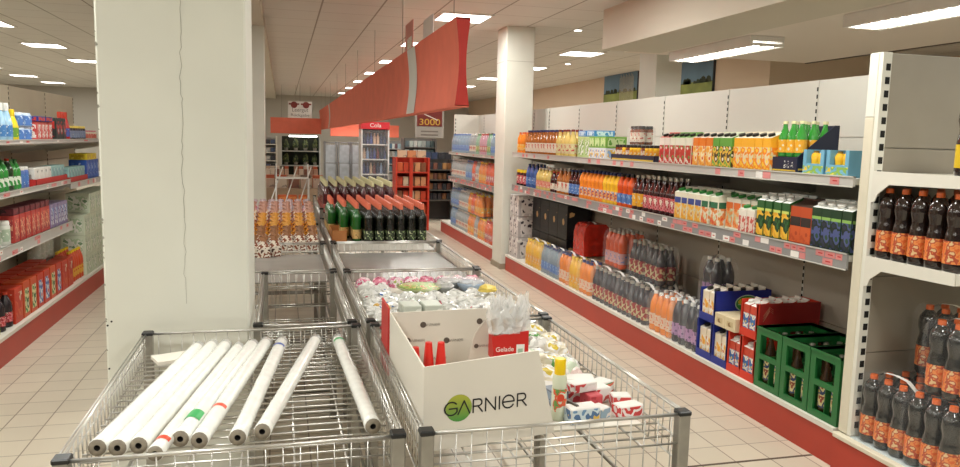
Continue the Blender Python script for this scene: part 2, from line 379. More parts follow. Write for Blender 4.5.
# closing panel of the far unit (its end faces the hall)
# end unit that faces the camera
r = thing('end_shelving_unit', 'cream end shelving unit with cola bottles, nearest on the right', 'shelving', (3.2, 2.75, 0))
def off(m): m.v = [(x-3.2, y-2.75, z) for x, y, z in m.v]; return m
m = MB(); m.box(2.70, 2.985, .2, 2.755, 3.045, 1.76, cream, bev=.004); m.box(2.70, 2.985, 1.76, 2.755, 3.045, 2.06, paint, bev=.004)
m.box(2.703, 2.962, .2, 2.752, 2.985, 2.06, paint)
z = .24
while z < 2.03: m.box(2.722, 2.9600, z, 2.746, 2.9625, z+.032, slotm); z += .062
off(m).build('upright', r)
m = MB(); m.box(3.72, 2.962, .02, 3.77, 3.04, 2.06, cream); off(m).build('upright', r)
m = MB(); z = .2
for zz in (.62, 1.0, 1.62, 2.06): m.box(2.757, 2.975, z, 3.72, 2.99, zz-.004, mat('shade_toned_end_panel', '9A9283', .5, noise=.03)); z = zz  # panel colour darkened because this face turns away from the lamps
m.box(2.757, 2.99, .2, 3.72, 3.0, 2.06, panelm); off(m).build('back_panel', r)
for z in (1.50, 1.095):
    m = MB(); m.box(2.708, 2.47, z-.03, 3.76, 2.962, z, creamw); m.box(2.708, 2.462, z-.045, 3.76, 2.47, z+.004, creamw, bev=.002); off(m).build('shelf', r)
    for x in (2.70, 3.762):
        m = MB(); m.prism([(2.962, z+.008), (2.464, z+.008), (2.464, z-.045), (2.86, z-.052), (2.925, z-.10), (2.94, z-.135), (2.962, z-.14)], 'x', x, x+.006, creamw); off(m).build('shelf_bracket', r)
m = MB(); m.box(2.675, 2.40, 0, 3.78, 3.045, .168, redk); off(m).build('kick_board', r)
m = MB(); m.box(2.668, 2.40, .17, 3.78, 3.045, .195, cream, bev=.004); m.box(2.70, 2.42, .195, 3.76, 2.96, .198, mat('base_glass', 'C9D2D2', .2)); off(m).build('base_deck', r)

# ================================================================ WIRE BASKET TABLES
def basket(label, x0, x1, y0, y1, fz=.78, zr=.85, deep=.70, cs=.04, fs=.05, edeep=.66, name='basket_table', legs=True):
    r = thing(name, label, 'display basket', ((x0+x1)/2, (y0+y1)/2, 0)); cx, cy = (x0+x1)/2, (y0+y1)/2; a = (x1-x0)/2; b = (y1-y0)/2
    p = .035
    for sx in (-1, 1):
        for sy in (-1, 1):
            m = MB(); m.box(sx*a-(p if sx > 0 else 0), sy*b-(p if sy > 0 else 0), 0, sx*a+(p if sx < 0 else 0), sy*b+(p if sy < 0 else 0), zr+.004, steel, bev=.003)
            q = m.build('post', r)
            m = MB(); X0 = sx*a-(p if sx > 0 else 0); Y0 = sy*b-(p if sy > 0 else 0); m.box(X0-.002, Y0-.002, zr-.004, X0+p+.002, Y0+p+.002, zr+.011, blackp, bev=.004); m.build('post_cap', q)
    ia, ib = a-.012, b-.012
    for sgn in (-1, 1):                                # long sides
        m = MB(); x = sgn*ia
        for z, rr in ((zr, .0045), (zr-.03, .002), (zr-.085, .003), (deep, .003)): m.tube([(x, -ib, z), (x, ib, z)], rr, chrome, 6)
        m.tube([(x+sgn*.010, -ib, zr), (x+sgn*.010, ib, zr)], .003, chrome, 5)
        k = int(2*ib/cs)
        for i in range(1, k): y = -ib+2*ib*i/k; m.tube([(x, y, deep), (x, y, zr)], .0021, chrome, 4)
        m.build('side_grid', r)
    for sgn in (-1, 1):                                # short ends
        m = MB(); y = sgn*ib
        for z, rr in ((zr, .005), (zr-.085, .003), (edeep, .003)): m.tube([(-ia, y, z), (ia, y, z)], rr, chrome, 6)
        k = int(2*ia/cs)
        for i in range(1, k): x = -ia+2*ia*i/k; m.tube([(x, y, edeep), (x, y, zr)], .0019, chrome, 4)
        m.build('end_grid', r)
    m = MB(); k = int(2*ib/fs)                         # wire floor
    for i in range(1, k): y = -ib+2*ib*i/k; m.tube([(-ia, y, fz), (ia, y, fz)], .0031, chrome, 4)
    for i in range(1, 6): x = -ia+2*ia*i/6; m.tube([(x, -ib, fz-.005), (x, ib, fz-.005)], .003, chrome, 5)
    m.build('wire_floor', r)
    m = MB()
    for z in (.14, .5):
        for s in (-1, 1): m.tube([(-ia, s*ib, z), (ia, s*ib, z)], .007, steel, 6); m.tube([(s*ia, -ib, z), (s*ia, ib, z)], .007, steel, 6)
    m.build('frame_bars', r)
    return r
basket('wire basket table holding the clear plastic rolls, nearest on the left', -.515, .298, 1.815, 2.995)
basket('wire basket table with the big cosmetics carton, nearest on the right', .338, 1.112, 1.815, 2.995, fz=.765, edeep=.46)
basket('empty narrow wire basket table right behind the rolls, beside the big pillar', -.118, .288, 3.03, 4.235, fz=.60)
basket('wire basket table heaped with white bagged goods', .330, 1.122, 3.03, 4.225, fz=.775)
basket('wire basket table with a bare grey sheet, left row behind the big pillar', -.52, .290, 4.27, 5.38, fz=.775)
basket('wire basket table with a bare grey sheet, in front of the wine bottles', .330, 1.130, 4.26, 5.40, fz=.775)
basket('wire basket table full of sweets in gift bags', -.52, .290, 5.42, 6.55, fz=.775)
basket('wire basket table crowded with wine bottles with orange capsules', .330, 1.150, 5.45, 7.05, fz=.775)
basket('wire basket table with rows of pink packs', -.52, .290, 6.6, 7.75, fz=.80)
basket('wire basket table with wine bottles with cream capsules', .330, 1.150, 7.15, 8.75, fz=.86, zr=.93)

# ================================================================ PRODUCTS: one prototype mesh set per kind, copied for every item
KIND = {}
def kind(k, name, cat, parts): KIND[k] = (name, cat, parts)
def place(k, loc, label, group=None, rz=0, name=None, cat=None, s=1.0):
    nm, ct, parts = KIND[k]
    if len(parts) == 1 and not parts[0][2]:
        o = link(name or nm, parts[0][1], None, loc, rz); tag(o, label, cat or ct, group); r = o
    else:
        r = thing(name or nm, label, cat or ct, loc, rz, group)
        for pn, me, subs in parts:
            o = link(pn, me, r)
            for sn, sme in subs: link(sn, sme, o)
    if s != 1.0: r.scale = (s, s, s)
    return r
PROF = {
 'juice': [(.0, 0), (.85, 0), (1, .03), (1, .12), (.97, .14), (.97, .46), (1, .49), (1, .60), (.90, .70), (.62, .82), (.38, .90), (.36, .95)],
 'cola': [(0, 0), (.80, 0), (.98, .04), (1, .10), (.98, .14), (.98, .40), (1, .42), (.92, .50), (.82, .56), (.84, .61), (.99, .70), (1, .76), (.90, .84), (.60, .90), (.34, .935), (.32, .96)],
 'orange': [(0, 0), (.82, 0), (1, .04), (1, .12), (.9, .2), (.96, .3), (.96, .42), (.88, .48), (1, .60), (1, .68), (.86, .78), (.5, .88), (.36, .93), (.34, .95)],
 'glass': [(0, 0), (.95, 0), (1, .02), (1, .55), (.93, .62), (.55, .76), (.42, .83), (.36, .95)],
 'wine': [(0, 0), (.95, 0), (1, .02), (1, .60), (.95, .66), (.6, .74), (.38, .80), (.36, .98)],
 'jar': [(0, 0), (.9, 0), (1, .04), (1, .74), (.95, .8), (.7, .88)],
 'spray': [(0, 0), (.9, 0), (1, .05), (1, .45), (.8, .6), (.55, .75), (.35, .82)],
 'can': [(0, 0), (.94, 0), (1, .03), (1, .82), (.9, .86)],
}
LABR = {'juice': (.16, .44), 'cola': (.12, .41), 'orange': (.13, .42), 'glass': (.12, .48), 'wine': (.06, .30), 'jar': (.15, .66), 'spray': (.12, .42), 'can': (.1, .78)}
CAPR = {'juice': (.40, .93, 1), 'cola': (.40, .935, 1), 'orange': (.42, .92, 1), 'glass': (.45, .92, 1), 'wine': (.42, .85, 1.005), 'jar': (.92, .84, 1), 'spray': (.5, .80, 1), 'can': (.8, .86, 1)}
def bottle(shape, h, r, body, lab, cap, n=10):
    m = MB(); m.lathe([(max(a*r, 1e-4), z*h) for a, z in PROF[shape]], body, n); b = m.mesh('body')
    out = [('body', b, [])]
    if lab:
        z0, z1 = LABR[shape]; m = MB(); rr = 1.012*r if shape not in ('orange',) else 1.0*r
        m.lathe([(rr, z0*h), (rr, z1*h)], lab, n, cap=False); out.append(('label', m.mesh('label'), []))
    if cap:
        a, z0, z1 = CAPR[shape]; m = MB(); m.lathe([(a*r, z0*h), (a*r*1.02, (z0+z1)/2*h), (a*r*.94, z1*h)], cap, max(8, n-2))
        out.append(('capsule' if shape == 'wine' else 'cap', m.mesh('cap'), []))
    return out
def carton(wd, dp, h, body, front, cap, top=None, slant=True):
    """drinks carton, front to -x ; sloping top, screw cap on the slope"""
    m = MB(); a, b = dp/2, wd/2; hb = h*.86 if slant else h
    top = top or body
    m.add([(-a, -b, 0), (a, -b, 0), (a, b, 0), (-a, b, 0), (-a, -b, hb), (a, -b, h), (a, b, h), (-a, b, hb)],
          [(0, 3, 2, 1), (0, 1, 5, 4), (1, 2, 6, 5), (2, 3, 7, 6), (3, 0, 4, 7)], body)
    m.add([(-a, -b, hb), (a, -b, h), (a, b, h), (-a, b, hb)], [(0, 1, 2, 3)], top)
    m.box(a-.008, -b, h-.001, a, b, h+.008, top)
    out = [('box', m.mesh('box'), [])]
    m = MB(); e = .0008
    z0, z1 = .05*h, .62*h
    m.box(-a-e, -b*.92, z0, -a+.001, b*.92, z1, front); m.box(-a*.92, -b-e, z0, a*.92, -b+.001, z1, front); m.box(-a*.92, b-.001, z0, a*.92, b+e, z1, front)
    out.append(('printed_panel', m.mesh('printed_panel'), []))
    if cap:
        m = MB(); rot = Matrix.Translation((-a*.25, 0, hb+(h-hb)*.42)) @ Matrix.Rotation(-math.atan2(h-hb, dp), 4, 'Y')
        m.lathe([(.30*wd, 0), (.30*wd, .014)], cap, 10, M=rot); out.append(('cap', m.mesh('cap'), []))
    return out
def pbox(x, y, z, body, panel=None, p=(.1, .9, .15, .85)):
    m = MB(); m.box(-x/2, -y/2, 0, x/2, y/2, z, body, bev=.003); out = [('box', m.mesh('box'), [])]
    if panel:
        m = MB(); e = .0009; m.box(-x/2-e, -y/2+y*p[0], z*p[2], -x/2+.001, -y/2+y*p[1], z*p[3], panel)
        m.box(-x/2+x*p[0], -y/2-e, z*p[2], -x/2+x*p[1], -y/2+.001, z*p[3], panel)
        m.box(-x/2+x*p[0], y/2-.001, z*p[2], -x/2+x*p[1], y/2+e, z*p[3], panel)
        out.append(('printed_panel', m.mesh('printed_panel'), []))
    return out
filmmesh = {}
def pack(bparts, r, h, nx, ny, handle=True, filmc=None):
    """shrink-wrapped bottles: returns parts, each bottle a part with its cap and label below it"""
    body = bparts[0]; subs = [(n, m) for n, m, _ in bparts[1:]]
    return ('PACK', body[1], subs, r, h, nx, ny, handle, filmc or film)
def place_pack(P, loc, label, group=None, rz=0, name='bottle_pack', cat='drinks pack'):
    _, bm, subs, r, h, nx, ny, handle, fm = P
    root = thing(name, label, cat, loc, rz, group)
    for i in range(nx):
        for j in range(ny):
            o = link('bottle', bm, root, ((i-(nx-1)/2)*2.03*r, (j-(ny-1)/2)*2.03*r, 0))
            for sn, sm in subs: link(sn, sm, o)
    key = (r, h, nx, ny, fm.name)
    if key not in filmmesh:
        X, Y = nx*r*1.03+.003, ny*r*1.03+.003; m = MB()
        m.prism([(-X, 0), (X, 0), (X, h*.72), (X*.9, h*.9), (X*.66, h*1.0), (-X*.66, h*1.0), (-X*.9, h*.9), (-X, h*.72)], 'y', -Y, Y, fm)
        filmmesh[key] = m.mesh('shrink_film')
    link('shrink_film', filmmesh[key], root)
    if handle:
        hk = ('h', h, ny, r)
        if hk not in filmmesh:
            Y = ny*r*1.03; m = MB(); pts = [(-Y*.9, h*.93), (-Y*.5, h*1.03), (0, h*1.05), (Y*.5, h*1.03), (Y*.9, h*.93)]
            vs = []; fs = []
            for y, z in pts: vs += [(-.012, y, z), (.012, y, z)]
            for i in range(4): fs.append((2*i, 2*i+1, 2*i+3, 2*i+2))
            m.add(vs, fs, whitet); filmmesh[hk] = m.mesh('carry_strip')
        link('carry_strip', filmmesh[hk], root)
    return root
def row(k, y0, y1, n, z, label, group, x=2.75, dep=1, dx=.09, rz=0, jit=.004, **kw):
    for d in range(dep):
        for i in range(n):
            y = y0+(y1-y0)*(i/(n-1) if n > 1 else 0)
            lb = label
            if n > 1: lb += ', %s from left' % ORD[i] if i else ', leftmost'
            if d: lb += ', back row'
            place(k, (x+d*dx+random.uniform(-jit, jit), y+random.uniform(-jit, jit)*.5, z), lb, group, rz=rz+random.uniform(-.05, .05), **kw)
random.seed(5)
C_ = lambda n, c, r=.35, **k: mat(n, c, r, **k)
# liquids and plastics
lq_orange = C_('orange_juice', 'E8862A', .2, coat=.4); lq_red = C_('blood_orange_juice', 'D8541E', .2, coat=.4); lq_yel = C_('yellow_juice', 'E9B52C', .2, coat=.4)
lq_amber = C_('amber_juice', 'A8642A', .2, coat=.4); lq_pale = C_('pale_juice', 'D8C070', .2, coat=.4); lq_dark = C_('dark_red_juice', '3A0F12', .12, coat=.6)
lq_brown = C_('brown_juice', '7A3E1C', .2, coat=.4); lq_cola = C_('cola', '241611', .1, coat=.7); lq_grape = C_('grape_juice', '34323A', .12, coat=.6)
lq_water = C_('water_bottle_plastic', 'B9CBD6', .12, trans=.55); lq_blue = C_('blue_plastic', '3C5C9C', .25, coat=.3)
gl_green = C_('green_glass', '1E5A22', .1, coat=.7); gl_dark = C_('dark_wine_glass', '12140F', .1, coat=.7); gl_dkred = C_('dark_red_glass', '4A1216', .15, coat=.6)
w_cap = C_('white_cap', 'E8E6DF'); k_cap = C_('black_cap', '26231F'); r_cap = C_('red_cap', 'C23A22'); o_cap = C_('orange_cap', 'D8662E'); n_cap = C_('navy_cap', '27356A'); y_cap = C_('yellow_cap', 'E8C51E'); g_cap = C_('green_cap', '2C7A34'); s_cap = C_('silver_cap', 'B9B4A6', .3, metal=.6); c_cap = C_('cream_cap', 'DDD6A8')
L_white = printed('label_white', ['E9E4D8', 'D8CDBB', 'B8503C'], 37); L_cream = printed('label_cream', ['E4DAB8', 'CDBE92', 'B5303A'], 30)
L_red = printed('label_red', ['C22C30', 'D8868A', 'A0202A', 'E4D4C4'], 37); L_yel = printed('label_yellow', ['E8C240', 'E0A028', 'D8D0B0'], 30)
L_cola = printed('label_cola', ['D8642A', 'E08A48', 'B04A2C', 'D9B98A'], 44); L_mul = printed('label_multi', ['4A6EA8', 'D8C8C0', 'E09030', '8A3A6A'], 44)
L_purple = printed('label_purple', ['8A5A8E', 'B088B0', '5A3A6A'], 23); L_dual = printed('label_cream_red', ['DDD2B0', 'C9B98C', '8E2A30', 'A8302E'], 27); L_green = printed('label_green', ['D8DCC0', '6E9A50', 'C8C070'], 37)
L_blue = printed('label_blue', ['C9D4E4', '4C74B4', '8CA8CC'], 34)

kind('oj', 'juice_bottle', 'juice bottle', bottle('juice', .25, .036, lq_orange, L_yel, o_cap))
kind('amber', 'juice_bottle', 'juice bottle', bottle('glass', .27, .041, lq_amber, L_white, n_cap))
kind('pale', 'juice_bottle', 'juice bottle', bottle('glass', .27, .041, lq_pale, L_cream, C_('maroon_cap', '7A2A2A')))
kind('smallb', 'small_juice_bottle', 'juice bottle', bottle('jar', .13, .03, lq_brown, L_white, k_cap, 8))
kind('smally', 'small_juice_bottle', 'juice bottle', bottle('jar', .13, .03, lq_yel, L_yel, k_cap, 8))
kind('jar', 'jar', 'jar', bottle('jar', .19, .048, lq_dark, L_red, y_cap))
kind('blueb', 'drink_bottle', 'bottle', bottle('juice', .27, .042, lq_blue, L_blue, n_cap))
kind('creamb', 'juice_bottle', 'juice bottle', bottle('juice', .24, .05, lq_pale, printed('label_cream_pink', ['EADFC4', 'D9907C', 'C84A3C'], 27), w_cap))
kind('redj', 'juice_bottle', 'juice bottle', bottle('juice', .22, .04, lq_dark, L_white, r_cap))
kind('ambl', 'juice_bottle', 'juice bottle', bottle('glass', .26, .043, lq_amber, L_white, s_cap))
kind('navy', 'juice_bottle', 'juice bottle', bottle('glass', .26, .038, lq_dark, L_blue, n_cap))
kind('orb', 'orange_drink_bottle', 'soft drink bottle', bottle('orange', .27, .043, lq_orange, L_mul, n_cap))
kind('yeb', 'yellow_drink_bottle', 'soft drink bottle', bottle('orange', .27, .043, lq_yel, L_mul, n_cap))
kind('rdb', 'orange_drink_bottle', 'soft drink bottle', bottle('orange', .27, .043, lq_red, L_blue, k_cap))
kind('dky', 'dark_juice_bottle', 'juice bottle', bottle('glass', .28, .043, lq_dark, L_yel, s_cap))
kind('dkr', 'dark_juice_bottle', 'juice bottle', bottle('glass', .28, .043, lq_dark, L_red, s_cap))
kind('cola', 'cola_bottle', 'cola bottle', bottle('cola', .335, .043, lq_cola, L_cola, o_cap, 16))
kind('colay', 'cola_bottle', 'cola bottle', bottle('cola', .335, .043, lq_cola, C_('plain_yellow_label', 'D8B41E'), o_cap, 16))
def ct(k, body, cols, cap, top=None, h=.226, wd=.068, dp=.085, scale=22, seed=0):
    kind(k, 'juice_carton', 'juice carton', carton(wd, dp, h, C_(k+'_carton', body, .45), printed(k+'_print', cols, scale, seed=seed), cap, top and C_(k+'_top', top, .45)))
ct('c_red', 'E2D6CC', ['E4DCD0', 'C8322A', 'B02820', '5A9A40'], k_cap, 'C6453A')
ct('c_tom', 'E4E2D0', ['E6E4D6', 'C23A28', 'B83224', '58A048'], k_cap, '6EA84A')
ct('c_or', 'E07A24', ['E8902A', 'F0B050', 'E8D8B0', 'D8601E'], k_cap, 'E9E0D0')
ct('c_gr', '5F9A3C', ['78A840', 'E0B040', '4A3A20', 'E4DCC8'], k_cap, 'DCE0C8')
ct('c_oy', 'E8A628', ['F0B834', 'E88420', 'D8C8A0', 'F4CC58'], k_cap, 'E8DFC8')
ct('c_cb', 'E6DFC8', ['E0982E', 'E8B040', 'D8C8A0', 'C87820'], g_cap, 'E4E4D4', wd=.082, dp=.09)
ct('c_cg', 'E2DFC8', ['D8503A', 'E08A4A', 'E0D8C0', 'C8D0A0'], g_cap, 'E2E4D4', wd=.082, dp=.09)
ct('c_co', 'E4DFCC', ['E27434', 'E89A5A', 'C9C49A', 'DCD6B8'], g_cap, 'E2E4D4', wd=.082, dp=.09)
ct('c_rw', 'E2DACC', ['E4DCD0', 'C85A50', 'DCC8B8', 'B04A44'], g_cap, 'D9DCC8', h=.17, wd=.075, seed=3)
ct('c_go', '2A5A2C', ['E0A028', 'E8B83C', '1E3A1E', '2E6030'], w_cap, 'E4E6E0', h=.25, wd=.064, scale=18)
ct('c_bk', '1E3A22', ['2A2E44', '1C2A1E', '4A5484', '2A4A2A'], w_cap, 'E4E6E0', h=.25, wd=.07, scale=20)
ct('c_br', 'B84A22', ['B84A22', 'C8582A', 'A83E1C'], None, '3E2A20', h=.24, wd=.085)
ct('c_bp', 'E8D9C0', ['E89A34', 'F0B850', 'EFE6D6', 'D8762A'], k_cap, 'E8E0D2', h=.22, wd=.070, seed=5)
ct('c_rp', 'C84A34', ['8CB4D4', 'E8E0D0', '3A6AA8', 'D8C040'], w_cap, 'E8E2DA', h=.22, wd=.058, seed=2)

# band strips on the wide cream cartons
S1, S2, SB = 1.466, 1.086, .201
# --- upper shelf, far to near
row('oj', 8.60, 8.40, 3, S1, 'orange juice bottle with orange cap, upper shelf far end', 'orange juice bottles at the far end of the upper shelf', dep=2)
row('amber', 8.26, 7.36, 10, S1, 'amber juice bottle with navy cap, right wall upper shelf', 'amber bottles on the upper shelf', dep=2)
row('pale', 7.26, 6.92, 4, S1, 'pale juice bottle with maroon cap, upper shelf', 'pale juice bottles on the upper shelf', dep=2)
kind('gpack', 'drink_pack', 'drinks pack', pbox(.2, .16, .20, C_('pale_green_pack', 'B9CF8C', .4), printed('green_white_print', ['D8E4C4', '8CB458', 'E8ECE0', '6E9C40'], 20)))
kind('gpack2', 'drink_pack', 'drinks pack', pbox(.2, .12, .10, C_('bright_green_pack', '7EB04A', .4), printed('green_print', ['8CC058', 'C8DCA0', '5E9838'], 24)))
kind('bwpack', 'drink_pack', 'drinks pack', pbox(.2, .12, .10, C_('white_blue_pack', 'D9DEE4', .4), printed('blue_yellow_print', ['4A7EC0', 'E4E4E0', 'E0B850', '88A8D0'], 26)))
kind('blupack', 'drink_pack', 'drinks pack', pbox(.2, .19, .055, C_('sky_blue_pack', '3C86C4', .4), printed('blue_row_print', ['3C86C4', 'C8DCEC', '3C86C4'], 30)))
for i in range(2): place('gpack', (2.84, 6.68-.17*i, S1), 'pale green-white drink pack under the sky-blue packs, %s one' % ['farther', 'nearer'][i], 'pale green packs on the upper shelf')
for i in range(2): place('blupack', (2.84, 6.66-.2*i, S1+.202), ['sky-blue drink pack on top, farther of the two', 'sky-blue drink pack on top, nearer of the two'][i], 'sky-blue packs')
for i in range(3): place('bwpack', (2.82, 6.38-.125*i, S1), 'white-blue drink pack below the bright green packs, '+['left', 'middle', 'right'][i], 'white and blue packs on the upper shelf')
for i in range(3): place('gpack2', (2.82, 6.38-.125*i, S1+.101), 'bright green drink pack on the white-blue packs, '+['left', 'middle', 'right'][i], 'bright green packs on the upper shelf')
# navy tray of small bottles
def tray(label, x, y, z, lx, ly, h, m_, name='display_tray', cat='tray', back=0):
    r = thing(name, label, cat, (x, y, z)); m = MB(); t = .004; a, b = lx/2, ly/2
    m.box(-a, -b, 0, a, b, t, m_); m.build('tray_base', r)
    m = MB(); m.box(-a, -b, t, -a+t, b, h, m_); m.build('tray_front', r)
    m = MB(); m.box(-a, -b, t, a, -b+t, h, m_); m.build('tray_side', r)
    m = MB(); m.box(-a, b-t, t, a, b, h, m_); m.build('tray_side', r)
    m = MB(); m.box(a-t, -b, t, a, b, max(h, back), m_); m.build('tray_back', r); return r
navyc = C_('navy_cardboard', '1B2038', .5)
tr = tray('low navy tray of small juice bottles on the upper shelf', 2.86, 5.58, S1, .26, .78, .055, navyc)
m = MB(); m.box(-.1312, -.37, .01, -.1302, .37, .022, C_('gold_print', 'C8A83C')); m.build('gold_stripe', tr)
for d in range(2):
    for i in range(11):
        place('smallb' if i > 8 or d else 'smally' if i < 9 and i % 4 != 3 else 'smallb', (2.775+d*.07, 5.24+i*.068, S1+.005), 'small juice bottle in the navy tray, %s row, %s from right' % (['front', 'back'][d], ORD[i] if i else 'first'), 'small juice bottles in the navy tray')
place_pack(pack(bottle('jar', .15, .033, lq_brown, L_white, k_cap, 8), .033, .15, 2, 3, False), (2.83, 5.62, S1+.137), 'wrapped pack of brown bottles with black caps on top of the navy tray row')
row('c_red', 5.04, 4.965, 2, S1, 'red-white juice carton beside the tomato cartons', 'red cartons on the upper shelf', dep=2)
row('c_tom', 4.885, 4.66, 4, S1, 'green-topped tomato juice carton on the upper shelf', 'green-topped tomato cartons', dep=2)
row('c_or', 4.57, 4.40, 3, S1, 'orange juice carton between the tomato cartons and the green cartons', 'orange cartons in the middle of the upper shelf', dep=2)
row('c_gr', 4.32, 4.18, 3, S1, 'green juice carton with fruit print on the upper shelf', 'green cartons on the upper shelf', dep=2)
row('c_oy', 4.09, 3.80, 5, S1, 'yellow-orange juice carton left of the navy display box', 'yellow-orange cartons on the upper shelf', dep=2)
# navy display box with green bottles
r = thing('display_box', 'navy stepped display box holding green bottles on the upper shelf', 'display box', (2.86, 3.66, S1))
m = MB(); m.box(-.13, -.11, 0, .13, .11, .09, navyc); m.build('lower_tray', r)
m = MB(); m.box(.126, -.11, .09, .13, .11, .27, navyc); m.build('back_riser', r)
m = MB(); m.prism([(-.13, .09), (.13, .09), (.13, .27), (.10, .27)], 'y', -.11, -.106, navyc); m.build('side_wing', r)
m = MB(); m.prism([(-.13, .09), (.13, .09), (.13, .27), (-.08, .2)], 'y', .106, .11, navyc); m.build('side_wing', r)
m = MB(); m.box(-.1312, -.10, .012, -.130, .10, .02, C_('gold_print', 'C8A83C')); m.box(-.1312, -.08, .03, -.130, .0, .07, printed('box_text_print', ['D8D8D0', '1B2038', 'C8C8C0'], 60)); m.box(-.12, -.1112, .02, .1, -.110, .03, C_('gold_print', 'C8A83C')); m.build('printed_panel', r)
kind('grb', 'green_bottle', 'bottle', bottle('glass', .20, .032, C_('bright_green_glass', '2E8A2E', .1, coat=.7), L_yel, c_cap, 12))
for i in range(3):
    for d in range(3): place('grb', (2.775+d*.075, 3.585+i*.072, S1+.091), 'green glass bottle in the navy display box, %s row, %s from left' % (ORD[d] if d else 'front', ORD[2-i] if i < 2 else 'first'), 'green bottles in the navy display box')
# light blue fruit packs
fr_b = C_('light_blue_carton', '6FA9C4', .45)
for i, (y, lb) in enumerate(((3.42, 'light blue fruit cup pack right of the navy display box'), (3.24, 'light blue fruit cup pack nearest the cream end post'))):
    r = thing('fruit_cup_pack', lb, 'fruit pack', (2.80, y, S1))
    m = MB(); m.box(-.07, -.08, 0, .07, .08, .06, fr_b); m.box(-.07, -.08, .06, .07, -.055, .135, fr_b); m.box(-.07, .055, .06, .07, .08, .135, fr_b); m.box(.03, -.055, .06, .07, .055, .135, fr_b); m.build('sleeve', r)
    m = MB(); m.box(-.071, -.078, .004, -.07, .078, .05, printed('lemon_print', ['E0C030', '6FA9C4', '8CB050', 'E8D048'], 26)); m.build('printed_panel', r)
    for yy in (-.028, .028):
        m = MB(); m.lathe([(.022, .06), (.026, .1), (.018, .118)], lq_yel, 10, (-.03, yy, 0)); q = m.build('cup', r); m = MB(); m.lathe([(.014, .118), (.014, .13)], C_('gold_cap', '8E7434', .3, metal=.4), 10, (-.03, yy, 0)); m.build('lid', q)
# --- middle shelf
row('jar', 8.55, 8.30, 3, S2, 'dark red yellow-lidded jar, middle shelf far end', 'dark jars at the far end', dep=2, dx=.1)
row('blueb', 8.20, 7.95, 3, S2, 'blue drink bottle beside the dark jars on the middle shelf', 'blue bottles on the middle shelf', dep=2)
row('creamb', 7.84, 7.50, 4, S2, 'bottle with big cream and red label on the middle shelf', 'cream label bottles', dep=2, dx=.11)
row('redj', 7.40, 7.28, 2, S2, 'short dark red juice bottle, middle shelf', 'short dark bottles', dep=2)
row('ambl', 7.19, 6.97, 3, S2, 'amber bottle with white label, middle shelf', 'amber bottles on the middle shelf', dep=2)
row('navy', 6.88, 6.70, 3, S2, 'dark bottle with pale blue label left of the orange drinks', 'dark bottles with blue labels', dep=2)
row('orb', 6.60, 6.15, 6, S2, 'orange soft drink bottle with colourful label on the middle shelf', 'orange drink bottles on the middle shelf', dep=2)
row('yeb', 6.07, 5.83, 4, S2, 'yellow soft drink bottle with colourful label on the middle shelf', 'yellow drink bottles on the middle shelf', dep=2)
row('rdb', 5.76, 5.56, 3, S2, 'orange-red soft drink bottle with blue label on the middle shelf', 'orange-red drink bottles on the middle shelf', dep=2)
row('dky', 5.47, 5.38, 2, S2, 'dark juice bottle with yellow label on the middle shelf', 'dark bottles with yellow label', dep=2)
row('dkr', 5.29, 4.86, 6, S2, 'dark juice bottle, red-pink label, left of the cream cartons', 'dark bottles with red label', dep=2)
def band(k, z0, z1, wd, dp, col):
    m = MB(); e = .0014; mm = C_('band_'+col, col, .45); m.box(-dp/2-e, -wd*.46, z0, -dp/2, wd*.46, z1, mm); m.box(-dp*.42, -wd/2-e, z0, dp*.42, -wd/2, z1, mm)
    KIND[k][2].append(('name_band', m.mesh('name_band'), []))
band('c_cb', .12, .16, .082, .09, '3A4A8E'); band('c_cg', .12, .16, .082, .09, '2E6A4A'); band('c_co', .13, .17, .082, .09, 'E07030'); band('c_br', .10, .15, .085, .085, '2E2622'); band('c_go', .155, .17, .064, .085, 'C9D46A'); band('c_bk', .155, .17, .07, .085, '8AB45A')
row('c_cb', 4.76, 4.49, 4, S2, 'cream carton with blue band, middle shelf', 'cream cartons with blue band', dep=2, dx=.095)
row('c_cg', 4.40, 4.30, 2, S2, 'cream carton with green band, middle shelf', 'cream cartons with green band', dep=2, dx=.095)
row('c_co', 4.20, 3.93, 4, S2, 'cream carton with orange band on the middle shelf', 'cream cartons with orange band', dep=2, dx=.095, x=2.80)
row('c_rw', 3.98, 3.90, 2, S2, 'small white and red carton standing in front of the orange-banded cartons', 'small white and red cartons', x=2.745, dep=1)
row('c_go', 3.81, 3.58, 4, S2, 'green carton with orange fruit, middle shelf', 'green cartons with orange fruit', dep=2)
row('c_br', 3.50, 3.41, 2, S2, 'brown-orange box with black band between the green and black cartons', 'brown-orange boxes', dep=2)
row('c_bk', 3.33, 3.11, 4, S2, 'dark grape carton beside the cream end post', 'dark grape cartons', dep=2)

# --- base deck packs
water_b = bottle('juice', .30, .042, lq_water, L_blue, n_cap, 8)
kind('milk', 'milk_pack', 'drinks pack', pbox(.34, .17, .25, printed('white_pack_film', ['D8D4CE', 'B8B0AE', 'E4E0DA'], 12), printed('dark_berry_print', ['4A2A3A', 'D8D0CC', '2E2630'], 14)))
for c in range(2):
    for l in range(3): place('milk', (2.90, 8.79-.18*c, SB+.255*l), 'white pack with dark print, %s layer, %s stack' % (['bottom', 'middle', 'top'][l], ['nearer', 'farther'][1-c]), 'stacked white packs')
kind('blk', 'black_drink_pack', 'drinks pack', pbox(.26, .28, .37, C_('black_shrink', '101114', .4), printed('black_gold_print', ['15161A', '1A1A1E', '15161A', 'C8A06A'], 7)))
for c in range(4):
    for l in range(2): place('blk', (3.03, 8.36-.285*c, SB+.375*l), 'black pack with gold print, %s layer, %s' % (['lower', 'upper'][l], ORD[c]+' from left' if c else 'leftmost'), 'stacked black packs')
